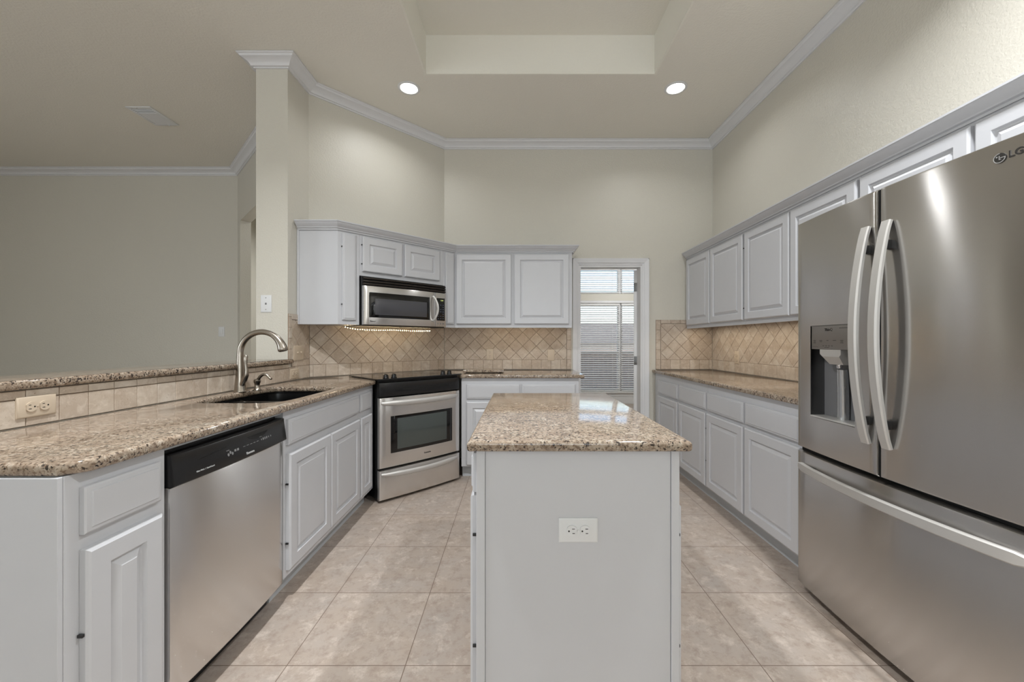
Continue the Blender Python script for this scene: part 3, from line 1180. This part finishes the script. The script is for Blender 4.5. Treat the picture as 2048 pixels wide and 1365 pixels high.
sc = []
for i in range(17):
    t = i / 16
    sc.append((.330 + .135 * t, .8295 - .019 * math.sin(PI * min(1, t * 1.05)) ** .7))
for i in range(16, -1, -1):
    sc.append((.330 + .135 * i / 16, .8300))
m = MB()
mark(m, sc)
m.build('pocket_handle', M_dark, dw)
m = MB()
mark(m, [(.085, .8105), (.15, .8150), (.215, .8205), (.215, .8225), (.15, .8190)])
m.build('latch_slot', M_dark, dw)
tilt = math.atan2(.012, .084)
text('lettering', 'Kenmore', .0120, M_letterw, dw, (.335, ys(.335, .771) - .0006, .771), (-tilt, 0, math.atan2(yf(.35) - yf(.32), .03)), bold=.0003)
text('lettering', 'Ultra Wash  |  QuietGuard', .0066, M_letterw, dw, (.118, ys(.118, .776) - .0006, .776), (-tilt, 0, math.atan2(yf(.16) - yf(.08), .08)))
m = MB()
for i in range(3):
    mark(m, disc_poly(.222 + i * .010, .792 + (i % 2) * .006, .0045, .0055, 12, 1))
for i in range(2):
    mark(m, bar_poly(.252 + i * .014, .262 + i * .014, .795, .803))
mark(m, bar_poly(.214, .228, .8065, .8082))
m.build('cycle_buttons', M_lettergrey, dw, smooth=25)
m = MB()
for i in range(5):
    mark(m, bar_poly(.300 + i * .020, .312 + i * .020, .8000, .8014))
mark(m, bar_poly(.400, .416, .8130, .8146))
for i, x in enumerate((.412, .424, .436, .448, .462, .478)):
    mark(m, disc_poly(x, .8015, .0040 if i in (1, 2, 3) else .0026, .0052 if i in (1, 2, 3) else .0034, 12, 1))
m.build('option_buttons', M_lettergrey, dw, smooth=25)

# ------------------------------------------------------------------ range
rg = thing('range', 'stainless steel slide-in electric range with black cooktop set at an angle in the corner', 'range', (-1.002, 2.940, 0), R(45))
RW = .742
MB().box(.006, RW - .006, .030, .608, .025, .879, .002, 1).box(.006, RW - .006, .030, .490, .8785, .9155, .001, 1).build('body', M_blackmatte, rg)
for x in (.05, RW - .05):
    for y in (.08, .52):
        MB().lathe([(.018, .0), (.018, .026)], 12, (x, y, 0)).build('foot', M_black, rg)
m, yf = bowed(.004, RW - .004, .022, .242, .028, .012, RW, r=.008)
dr = m.build('storage_drawer', M_steel, rg)
WX0, WX1, WZA, WZB = .092, .655, .362, .640
m, yfd = bowed(.004, RW - .004, .258, .782, .026, .016, RW, hole=(WX0, WX1, WZA, WZB), r=.008)
od = m.build('oven_door', M_steel, rg)
m, _ = bowed(WX0 + .001, WX1 - .001, WZA + .001, WZB - .001, .020, .016, RW, r=.002)
for v in m.bm.verts:
    if v.co.y < .01:
        v.co.y += .004
m.build('door_glass', M_blackglass, od)
m, _ = bowed(WX0 + .055, WX1 - .055, WZA + .022, WZB - .022, .006, .016, RW, r=.001)
for v in m.bm.verts:
    if v.co.y < .003:
        v.co.y += .0034
m.build('inner_pane', M_ovenglass, od)


def bow_handle(name, parent, x0, x1, z, sag, out, rad, mat, yb):
    pts, rr = [], []
    for i in range(25):
        t = i / 24
        s = math.sin(PI * t)
        pts.append((x0 + (x1 - x0) * t, yb - out * s ** .55, z - sag * s))
        rr.append(rad * (.45 + .55 * min(1, s * 2.2)))
    return MB().tube(pts, rr, 14, flat=(1.15, .8)).build(name, mat, parent)


bow_handle('handle', od, .022, RW - .022, .742, .004, .050, .019, M_handle, .000)
bow_handle('handle', dr, .022, RW - .022, .213, .010, .048, .018, M_handle, .000)
# black fascia under the cooktop lip
m, _ = bowed(.002, RW - .002, .787, .896, .028, .016, RW, r=.012)
m.build('control_fascia', M_black, rg)
sc = [(.13 + .50 * i / 20, .838 + .010 * (1 - (2 * i / 20 - 1) ** 2)) for i in range(21)] + [(.63 - .50 * i / 20, .838 - .012 * (1 - (1 - 2 * i / 20) ** 2)) for i in range(1, 20)]
MB().prism_y(sc, -.0172, .0).build('fascia_recess', M_dark, rg)
# glass cooktop with flanges resting on the granite
m = MB()
m.loops([[(x, y, z) for x, y in ((-.012 + a, -.012 + a), (RW + .012 - a, -.012 + a), (RW + .012 - a, .496 - a), (-.012 + a, .496 - a))] for a, z in ((0, .9165), (0, .9215), (.004, .9245))])
ct = m.build('cooktop', M_cooktop, rg, smooth=25)
for x, y, r in ((.19, .18, .088), (.55, .18, .075), (.19, .39, .070), (.55, .39, .095)):
    m = MB()
    m.lathe([(r, .9246), (r, .92485), (r - .004, .92485), (r - .004, .9246)], 40, (x, y, 0), cap0=False, cap1=False)
    m.lathe([(r * .62, .9246), (r * .62, .92485), (r * .62 - .003, .92485), (r * .62 - .003, .9246)], 36, (x, y, 0), cap0=False, cap1=False)
    m.build('burner_ring', M_ring, ct)
for x in (.075, .140, .590, .655):
    m = MB()
    m.lathe([(.0225, .9248), (.0225, .928), (.019, .931), (.0175, .948), (.013, .951)], 18, (x, .035, 0))
    m.box(x - .004, x + .004, .014, .056, .947, .957, .002)
    m.build('knob', M_black, ct)
text('lettering', 'Kenmore', .016, M_letter, od, (RW / 2 + .035, yfd(RW / 2) - .0006, .313), bold=.0003)

# ------------------------------------------------------------------ microwave
p = pt45(.1205)
mw = thing('microwave', 'stainless steel over-the-range microwave hung under the short wall cabinet', 'microwave', (p[0], p[1], 1.322), R(45))
MW, MH = .778, .392
MB().box(.002, MW - .002, -.030, .318, .004, MH, .002, 1).build('body', M_blackmatte, mw)
MDX = .655
MX0, MX1, MZ0, MZ1 = .045, MDX - .060, .070, .268
m, ymw = bowed(.003, MDX, .012, .318, -.032, .018, MW, hole=(MX0, MX1, MZ0, MZ1), r=.004)
for v in m.bm.verts:
    v.co.y += -.060 if v.co.y > -.031 else 0
# rebuild the rim depth: back plane sits on the body
md = m.build('door', M_steel, mw)
m, _ = bowed(MX0 + .0008, MX1 - .0008, MZ0 + .0008, MZ1 - .0008, -.034, .018, MW, r=.002)
for v in m.bm.verts:
    v.co.y += -.056 if v.co.y > -.031 else 0
m.build('door_glass', M_blackglass, md)
m, _ = bowed(MX0 + .050, MX1 - .028, MZ0 + .022, MZ1 - .046, -.02, .018, MW, r=.001)
for v in m.bm.verts:
    v.co.y += -.0565 if v.co.y > -.0195 else -.04
m.build('screen', M_mwmesh, md)
m, _ = bowed(MDX + .003, MW - .003, .012, .318, -.032, .018, MW, r=.004)
for v in m.bm.verts:
    v.co.y += -.060 if v.co.y > -.031 else 0
cp = m.build('control_panel', M_steel, mw)
yk = ymw((MDX + MW) / 2) - .060
m = MB()
m.box(MDX + .010, MW - .022, yk - .0035, yk + .014, .068, .270, .001)
kp = m.build('keypad', M_blackglass, cp)
m = MB()
for r_ in range(7):
    for q in range(3):
        if r_ in (2, 5) and q == 1:
            continue
        x = MDX + .030 + q * .026
        z = .086 + r_ * .0205
        m.box(x - .006, x + .006, yk - .0046, yk - .003, z - .003, z + .003)
m.build('keys', simple('keypad_print', (92, 96, 112), .5), kp, smooth=0)
MB().box(MDX + .026, MW - .036, yk - .0044, yk - .003, .240, .258).build('display', simple('display_window', (30, 34, 24), .2), kp, smooth=0)
text('clock_digits', '12:48', .013, M_clock, kp, ((MDX + MW) / 2 + .006, yk - .0047, .249), bold=.0002)
m = MB()
for q in range(3):
    m.box(MDX + .024 + q * .030, MDX + .030 + q * .030, yk - .006, yk - .001, .034, .048, .001)
m.build('buttons', M_greyplastic, cp)
# louvre strip along the top: three slats over a dark slot
m, _ = bowed(.003, MW - .003, .322, MH - .002, -.030, .012, MW, r=.002)
for v in m.bm.verts:
    v.co.y += -.044 if v.co.y > -.0295 else 0
vg = m.build('vent_grille', M_dark, mw)
for k in range(3):
    z = .326 + k * .022
    m, _ = bowed(.003, MW - .003, z, z + .012, -.034, .016, MW, r=.003)
    for v in m.bm.verts:
        v.co.y += -.056 if v.co.y > -.0335 else 0
    m.build('slat', M_bronze, vg)
pts, hs, ht = [], [], []
for i in range(21):
    t = i / 20
    s = math.sin(PI * t)
    pts.append((MDX - .030 + .022 * s, -.076 - .045 * s ** .6, .062 + .216 * t))
m = MB().tube(pts, [.010] * 21, 12, flat=(1, .8))
m.build('handle', M_handle, md)
text('lettering', 'Kenmore', .014, M_letter, md, (.080, ymw(.08) - .0608, .040), bold=.0003)

# ------------------------------------------------------------------ refrigerator
fr = thing('refrigerator', 'tall stainless steel french-door refrigerator with a water dispenser and freezer drawer', 'refrigerator', (1.368, 1.938, 0), R(-89.5))
FW = .910
BOW = .025
MB().box(.004, FW - .004, .062, .615, .045, 1.755, .004, 2).build('cabinet_body', M_greyplastic, fr)
MB().box(.03, FW - .03, .075, .10, .004, .044).build('base_grille', M_black, fr, smooth=0)
for x in (.06, FW - .06):
    for y in (.12, .58):
        MB().lathe([(.02, .0), (.02, .0455)], 12, (x, y, 0)).build('foot', M_black, fr)
HX0, HX1, HZ0, HZ1 = .098, .352, .858, 1.272
m, yfr = bowed(.0, .449, .698, 1.768, .055, BOW, FW, hole=(HX0, HX1, HZ0, HZ1), r=.010)
dl = m.build('left_door', M_steeldark, fr)
m, _ = bowed(.460, FW, .698, 1.768, .055, BOW, FW, r=.010)
drr = m.build('right_door', M_steeldark, fr)
m, _ = bowed(.0, FW, .045, .680, .055, BOW, FW, r=.010)
fd = m.build('freezer_drawer', M_steeldark, fr)
MB().box(.006, FW - .006, .020, .056, .681, .697).build('gasket', M_dark, fr, smooth=0)
MB().box(.4492, .4598, -.0165, .056, .70, 1.764).build('gasket', M_dark, fr, smooth=0)
# dispenser: liner, control face, nozzle, paddle, tray
m = MB()
m.box(HX0 - .003, HX0, yfr(HX0) + .002, .060, HZ0 - .003, HZ1)
m.box(HX1, HX1 + .003, yfr(HX1) + .002, .060, HZ0 - .003, HZ1)
m.box(HX0, HX1, .056, .060, HZ0 - .003, HZ1)
m.box(HX0, HX1, yfr(HX0) + .003, .056, HZ0 - .003, HZ0)
m.box(HX0, HX1, yfr(HX0) + .003, .056, HZ1 - .003, HZ1)
ds = m.build('dispenser', M_recess, dl, smooth=0)
ymid = yfr((HX0 + HX1) / 2)
m, _ = bowed(HX0 + .008, HX1, HZ1 - .106, HZ1 - .001, .050, BOW, FW, r=.003)
for v in m.bm.verts:
    if v.co.y < .045:
        v.co.y -= .001
m.build('control_face', steel('dispenser_face', (160, 156, 152), .40, .3), ds)
m = MB()


def dmark(x0, x1, z0, z1):
    m.loops([[(x, yfr(x) + dy, z) for x, z in ((x0, z0), (x1, z0), (x1, z1), (x0, z1))] for dy in (-.0014, .003)])


for i in range(6):
    x = HX0 + .030 + i * .040
    for k in range(3 if i in (0, 4) else 2 if i == 1 else 1):
        w = (.016, .017, .011, .018, .016, .012)[i] * (1 - .15 * (k % 2))
        dmark(x - w / 2, x + w / 2, 1.2045 - k * .0052, 1.2064 - k * .0052)
for i in range(4):
    x = HX0 + .085 + i * .017
    dmark(x - .004, x + .004, 1.181, 1.1832)
dmark(HX0 + .015, HX0 + .052, 1.1765, 1.1776)
dmark(HX0 + .092, HX0 + .120, 1.1745, 1.1760)
dmark(HX0 + .176, HX0 + .235, 1.256, 1.2580)
m.build('control_marks', M_letter, ds, smooth=0)
text('lettering', 'ThinQ', .017, M_letter, ds, (HX0 + .117, yfr(HX0 + .117) - .0016, 1.252), bold=.0002)
# nozzle block: a wedge hanging from under the face
m = MB()
nx = HX0 + .125
m.loops([[(nx - .056, -.020, 1.166), (nx + .056, -.020, 1.166), (nx + .056, .050, 1.166), (nx - .056, .050, 1.166)],
         [(nx - .056, -.020, 1.146), (nx + .056, -.020, 1.146), (nx + .056, .050, 1.146), (nx - .056, .050, 1.146)],
         [(nx - .046, -.018, 1.136), (nx + .046, -.018, 1.136), (nx + .050, .050, 1.120), (nx - .050, .050, 1.120)],
         [(nx - .036, .008, 1.102), (nx + .036, .008, 1.102), (nx + .042, .050, 1.100), (nx - .042, .050, 1.100)]])
m.build('nozzle', M_handle, ds, smooth=25)
MB().lathe([(.010, 1.086), (.012, 1.092), (.012, 1.1015)], 14, (nx, .022, 0)).build('spout', M_chrome, ds)
m = MB()
m.tube([(nx + .010, .026, 1.082), (nx + .004, .034, .98), (nx - .002, .040, .866)], [.020, .021, .022], 16)
m.build('paddle', simple('silver_paddle', (196, 198, 200), .22, .9), ds)
MB().box(HX1 - .070, HX1 - .004, .046, .0555, .99, 1.09, .002).build('ice_flap', M_greyplastic, ds)
MB().box(HX0 + .003, HX1 - .003, -.014, .054, HZ0 + .0005, HZ0 + .008, .002).build('drip_tray', M_handle, ds)
# door handles: flat bars arched away from the doors
for x, par in ((.413, dl), (.498, drr)):
    pts, th = [], []
    for i in range(25):
        t = i / 24
        s = math.sin(PI * t)
        pts.append((x, -BOW - .008 - .050 * s ** .8, .815 + .820 * t))
        th.append(.0075 + .003 * s)
    h = MB().bar(pts, (1, 0, 0), .0185, th).build('handle', M_handle, par)
    for z in (.90, 1.55):
        MB().box(x - .010, x + .010, -.062 if .9 < z < 1.5 else -.054, -.024, z - .016, z + .016, .002).build('standoff', M_blackmatte, h)
pts, th, hs = [], [], []
for i in range(33):
    t = i / 32
    x = .030 + .850 * t
    s = math.sin(PI * t)
    pts.append((x, yfr(x) - .006 - .038 * s ** .7, .612 + .004 * s))
    th.append(.009)
    hs.append(.0195 * (1 if .02 < t < .98 else .7))
h = MB().bar(pts, (0, 0, 1), hs, th).build('handle', M_handle, fd)
for x in (.10, .81):
    MB().box(x - .016, x + .016, yfr(x) - .014, yfr(x) + .008, .603, .625, .002).build('standoff', M_blackmatte, h)
# maker's emblem and letters near the top of the right door
ex, ez = .812, 1.717
m = MB()
er = .0165
m.prism_y(disc_poly(0, 0, er, er, 36, 1), -.0010, .0015, 0)
ye = -.0016
def arc_band(r0, r1, a0, a1, n=36):
    return [(r1 * math.cos(a0 + (a1 - a0) * i / n), r1 * math.sin(a0 + (a1 - a0) * i / n)) for i in range(n + 1)] + \
           [(r0 * math.cos(a1 - (a1 - a0) * i / n), r0 * math.sin(a1 - (a1 - a0) * i / n)) for i in range(n + 1)]
band = arc_band(.0140, .0160, R(85), R(360))
bmv = m.bm
n_ = len(band) // 2
for i in range(n_ - 1):
    q = [band[i], band[i + 1], band[len(band) - 2 - i], band[len(band) - 1 - i]]
    m.prism_y(q, ye, -.0008, 1)
m.prism_y([(.002, -.0010), (.0155, -.0010), (.0155, .0010), (.002, .0010)], ye, -.0008, 1)
m.prism_y([(-.0012, .0075), (.0006, .0075), (.0006, -.0058), (-.0012, -.0058)], ye, -.0008, 1)
m.prism_y([(.0006, -.0042), (.0045, -.0042), (.0045, -.0058), (.0006, -.0058)], ye, -.0008, 1)
m.prism_y(disc_poly(-.0066, .0050, .0023, .0023, 14, 1), ye, -.0008, 1)
em = m.build('emblem', [M_letter, M_letterw], drr, loc=(ex, yfr(ex) - .0012, ez), rot=math.atan2(yfr(ex + .01) - yfr(ex - .01), .02), smooth=25)
em.scale = (.84, 1, .84)
text('lettering', 'LG', .026, M_letter, drr, (ex + .034, yfr(ex + .034) - .0008, ez + .001), (0, 0, math.atan2(yfr(ex + .046) - yfr(ex + .036), .01)), bold=.0006)

# ------------------------------------------------------------------ sink, faucet, soap pump
sk = thing('kitchen_sink', 'black double-bowl undermount sink sunk into the granite counter', 'sink', (0, 0, 0))
def bowl(y0, y1, x0, x1, ztop, zbot):
    n = 36
    o = superellipse(x0, x1, y0, y1, n, 4.5)
    i1 = superellipse(x0 + .012, x1 - .012, y0 + .012, y1 - .012, n, 4.5)
    i2 = superellipse(x0 + .022, x1 - .022, y0 + .022, y1 - .022, n, 4.5)
    i3 = superellipse(x0 + .055, x1 - .055, y0 + .055, y1 - .055, n, 3.5)
    return MB().loops([[(x, y, ztop - .002) for x, y in o], [(x, y, ztop) for x, y in o], [(x, y, ztop) for x, y in i1], [(x, y, zbot + .03) for x, y in i2], [(x, y, zbot) for x, y in i3]], cap0=False)
for (a, b, zt, zb) in ((SY0 - .008, 2.176, .872, .70), (2.190, SY1 + .008, .872, .68)):
    bo = bowl(a, b, SX0 - .008, SX1 + .008, zt, zb).build('bowl', M_sink, sk)
    MB().lathe([(.043, zb + .0012), (.043, zb + .004), (.034, zb + .005), (.030, zb + .002)], 24, ((SX0 + SX1) / 2, (a + b) / 2, 0)).build('drain', M_chrome, bo)
m = MB()
ou = superellipse(SX0 - .012, SX1 + .012, SY0 - .012, SY1 + .012, 40, 5.5)
inn = superellipse(SX0 + .002, SX1 - .002, SY0 + .002, SY1 - .002, 40, 5.5)
m.loops([[(x, y, .8735) for x, y in inn], [(x, y, .8812) for x, y in inn], [(x, y, .8812) for x, y in ou], [(x, y, .8735) for x, y in ou], [(x, y, .8735) for x, y in inn]], cap0=False, cap1=False)
m.build('rim', M_sink, sk)
MB().box(SX0 - .004, SX1 + .004, 2.170, 2.196, .846, .8735, .004).build('divider', M_sink, sk)

fc = thing('kitchen_faucet', 'brushed nickel gooseneck pull-down faucet behind the black sink', 'faucet', (-1.571, 2.287, ZTOP))
prof = [(.0335, .0006), (.0335, .004), (.030, .012), (.0255, .06), (.0215, .11), (.0195, .155), (.0180, .200)]
m = MB().lathe(prof, 28)
m.build('base', M_nickel, fc)
pts = [(0, 0, .199), (0, 0, .219)]
rad = [.0175, .0165]
RR = .123


def arc(a):
    return (RR + RR * math.cos(a), 0, .2190 + RR * math.sin(a))


for i in range(1, 21):
    pts.append(arc(PI - (PI - 1.02) * i / 20))
    rad.append(.0165 - .001 * i / 20)
m = MB().tube(pts, rad, 18)
m.build('spout', M_nickel, fc)
hp, hr = [], []
for i in range(13):
    t = i / 12
    hp.append(arc(1.03 - .80 * t))
    hr.append(.0165 + .0095 * t ** 1.3)
e = Vector(hp[-1])
d = (e - Vector(hp[-2])).normalized()
hp += [tuple(e + d * .010), tuple(e + d * .014)]
hr += [.0262, .0235]
m = MB().tube(hp, hr, 24)
sh = m.build('spray_head', M_nickel, fc)
e = e + d * .014
MB().tube([tuple(e + d * .0001), tuple(e + d * .0025)], [.020, .0195], 20).build('nozzle', M_black, sh)
MB().box(e.x - .030, e.x - .020, -.007, .007, e.z + .030, e.z + .055, .002).build('spray_button', M_black, sh)
lv = MB().tube([(.016, -.012, .040), (.034, -.016, .072), (.046, -.018, .098), (.047, -.018, .125), (.044, -.018, .150), (.043, -.018, .175), (.0445, -.018, .202), (.0445, -.018, .211)],
               [.012, .0155, .0145, .0105, .0078, .0095, .0105, .006], 18).build('lever', M_nickel, fc)
sp = thing('soap_dispenser', 'small brushed nickel soap pump beside the faucet', 'soap dispenser', (-1.505, 2.335, ZTOP))
MB().lathe([(.023, .0006), (.023, .005), (.017, .012), (.014, .030), (.015, .044), (.0185, .050), (.0185, .062), (.012, .068)], 24).build('base', M_nickel, sp)
pp = [(0, 0, .062)] + [(.012 + .075 * t, -.004, .070 + .026 * math.sin(PI * min(1, t * 1.15)) ** .8) for t in [i / 12 for i in range(13)]]
MB().tube(pp, [.008] + [.009 - .003 * i / 12 for i in range(13)], 12).build('pump_spout', M_nickel, sp)

# ------------------------------------------------------------------ ceiling fixtures
for i, (cx, cy, _) in enumerate(CANS[:2]):
    t = thing('recessed_light', ('lit round recessed ceiling light nearer the angled wall and the microwave', 'lit round recessed ceiling light nearer the right wall and the refrigerator')[i],
              'ceiling light', (cx, cy, ZC), 0, 'recessed ceiling lights')
    MB().lathe([(.088, -.0008), (.088, -.004), (.082, -.007), (.070, -.007), (.066, -.003), (.066, -.0008)], 40, cap0=False, cap1=False).build('trim_ring', M_platew, t)
    MB().lathe([(.0655, -.0008), (.0655, -.0035), (.05, -.006), (.03, -.007)], 36).build('lens', M_lens, t)

vt = thing('ceiling_vent', 'white metal air vent in the living room ceiling', 'vent', (-3.29, 3.637, ZC), 0)
m = MB()
vw, vd = .11, .15
m.box(-vw, vw, -vd, -vd + .028, -.008, -.0008, .001)
m.box(-vw, vw, vd - .028, vd, -.008, -.0008, .001)
m.box(-vw, -vw + .026, -vd + .028, vd - .028, -.008, -.0008, .001)
m.box(vw - .026, vw, -vd + .028, vd - .028, -.008, -.0008, .001)
m.build('frame', M_platew, vt)
MB().box(-vw + .026, vw - .026, -vd + .028, vd - .028, -.0022, -.0008).build('duct', M_dark, vt, smooth=0)
m = MB()
for k in range(13):
    y = -vd + .038 + k * .0185
    a = .008 if k > 3 else .0016
    m.loops([[(x, y - a, -.0028), (x, y - a + .0016, -.0028), (x, y + a + .0016, -.0085), (x, y + a, -.0085)] for x in (-vw + .0265, vw - .0265)])
m.build('louvre', M_platew, vt)
MB().box(.03, .036, vd - .018, vd - .012, -.020, -.0082, .001).build('damper_lever', M_platew, vt)
MB().lathe([(.003, -.0102), (.003, -.0082)], 10, (-.02, -vd + .014, 0)).build('screw', M_lettergrey, vt)

# ------------------------------------------------------------------ blinds in the far room


def blind(label, x0, x1, z0, z1, tilt, gap):
    b = thing('window_blind', label, 'blind', ((x0 + x1) / 2, YF + .018, z0), 0, 'blinds of the far window')
    w, h = (x1 - x0) / 2 - .012, z1 - z0
    MB().box(-w, w, -.024, .024, h - .045, h - .004, .002).build('headrail', M_slat, b)
    MB().box(-w, w, -.022, .022, .004, .022, .003).build('bottom_rail', M_slat, b)
    m = MB()
    z = .05
    c, s = math.cos(tilt), math.sin(tilt)
    while z < h - .055:
        m.loops([[(x, -.024 * c, z + .024 * s), (x, .024 * c, z - .024 * s), (x, .024 * c, z - .024 * s + .003), (x, -.024 * c, z + .024 * s + .003)] for x in (-w, w)])
        z += gap
    m.build('slats', M_slat, b, smooth=0)
    m = MB()
    for x in (-w * .7, w * .7):
        m.box(x - .0015, x + .0015, -.0262, -.0247, .02, h - .045)
    m.build('ladder_cord', M_slat, b, smooth=0)
    return b


for (x0, x1, nm) in ((WL0, WL1, 'wide'), (WR0, WR1, 'partly hidden')):
    blind('white slatted blind over the tall %s window seen through the doorway' % nm, x0 + .004, x1 - .004, WZ0 + .004, WZ1 - .004, R(-28), .042)
    blind('white slatted blind over the small %s transom window seen through the doorway' % nm, x0 + .004, x1 - .004, TZ0 + .004, TZ1 - .004, R(-28), .042)

# ------------------------------------------------------------------ bead lights under the cabinets
bead_me = None


def bead_string(label, pts, n, r=.0030):
    """lit beads strung along a polyline"""
    global bead_me
    t = thing('string_light', label, 'string light', pts[0])
    P = [Vector(p) - Vector(pts[0]) for p in pts]
    MB().tube([tuple(p) for p in P], .0016, 6).build('cord', M_plate, t)
    L = [0]
    for a, b in zip(P, P[1:]):
        L.append(L[-1] + (b - a).length)
    for i in range(n):
        d = L[-1] * (i + .5) / n
        k = max(j for j in range(len(L) - 1) if L[j] <= d)
        q = P[k].lerp(P[k + 1], (d - L[k]) / (L[k + 1] - L[k]))
        if bead_me is None:
            m = MB()
            bmesh.ops.create_uvsphere(m.bm, u_segments=10, v_segments=6, radius=r)
            o = m.build('bulb', M_bead, t)
            bead_me = o.data
        else:
            o = bpy.data.objects.new('bulb', bead_me)
            C.objects.link(o)
            o.parent = t
        o.location = q
    return t


def w45(u, off, z):
    """point along the angled wall, off metres in front of it"""
    return (XL + u * S2 + off * S2, 3.198 + u * S2 - off * S2, z)


pts = [w45(.235, .12, 1.325), w45(.25, .115, 1.318), w45(.28, .12, 1.312), w45(.33, .12, 1.304), w45(.40, .12, 1.302)] + [w45(.40 + .06 * i, .12, 1.302 - .002 * math.sin(i)) for i in range(1, 12)]
bead_string('string of lit beads sagging along the tile under the microwave', pts, 40)
bead_string('row of lit beads tucked under the back wall cabinet, mirrored in the island top', [(-.33, 3.836, 1.3385), (.0, 3.836, 1.338), (.46, 3.836, 1.3385)], 46)

# ------------------------------------------------------------------ outdoors, seen through the blinds
struct(MB().box(-8, 16, YF + .14, 40, -.35, -.25).build('ground_outside', M_patio, smooth=0))
fn = thing('garden_fence', 'brown board fence outside the far window', 'fence', (2.3, 11.8, -.25))
m = MB()
for k in range(44):
    x = -1.0 + k * .145
    m.box(x, x + .138, 0, .022, .0, 1.12 + .01 * (k % 3), .002, 1)
m.build('boards', M_fence, fn, smooth=0)
MB().box(-1.0, 5.38, .0225, .06, .35, .44).build('rail', M_fence, fn, smooth=0)
nb = thing('neighbour_house', 'brick house with a grey roof beyond the fence outside the far window', 'house', (5.5, 22, -.25))
MB().box(-3.6, 6, 0, 5, 0, 1.45).build('wall', M_brick, nb, smooth=0)
MB().loops([[(x, -.4, 1.4), (x, 5.4, 1.4), (x, 2.5, 2.6)] for x in (-3.9, 6.2)]).build('roof', M_roof, nb, smooth=0)
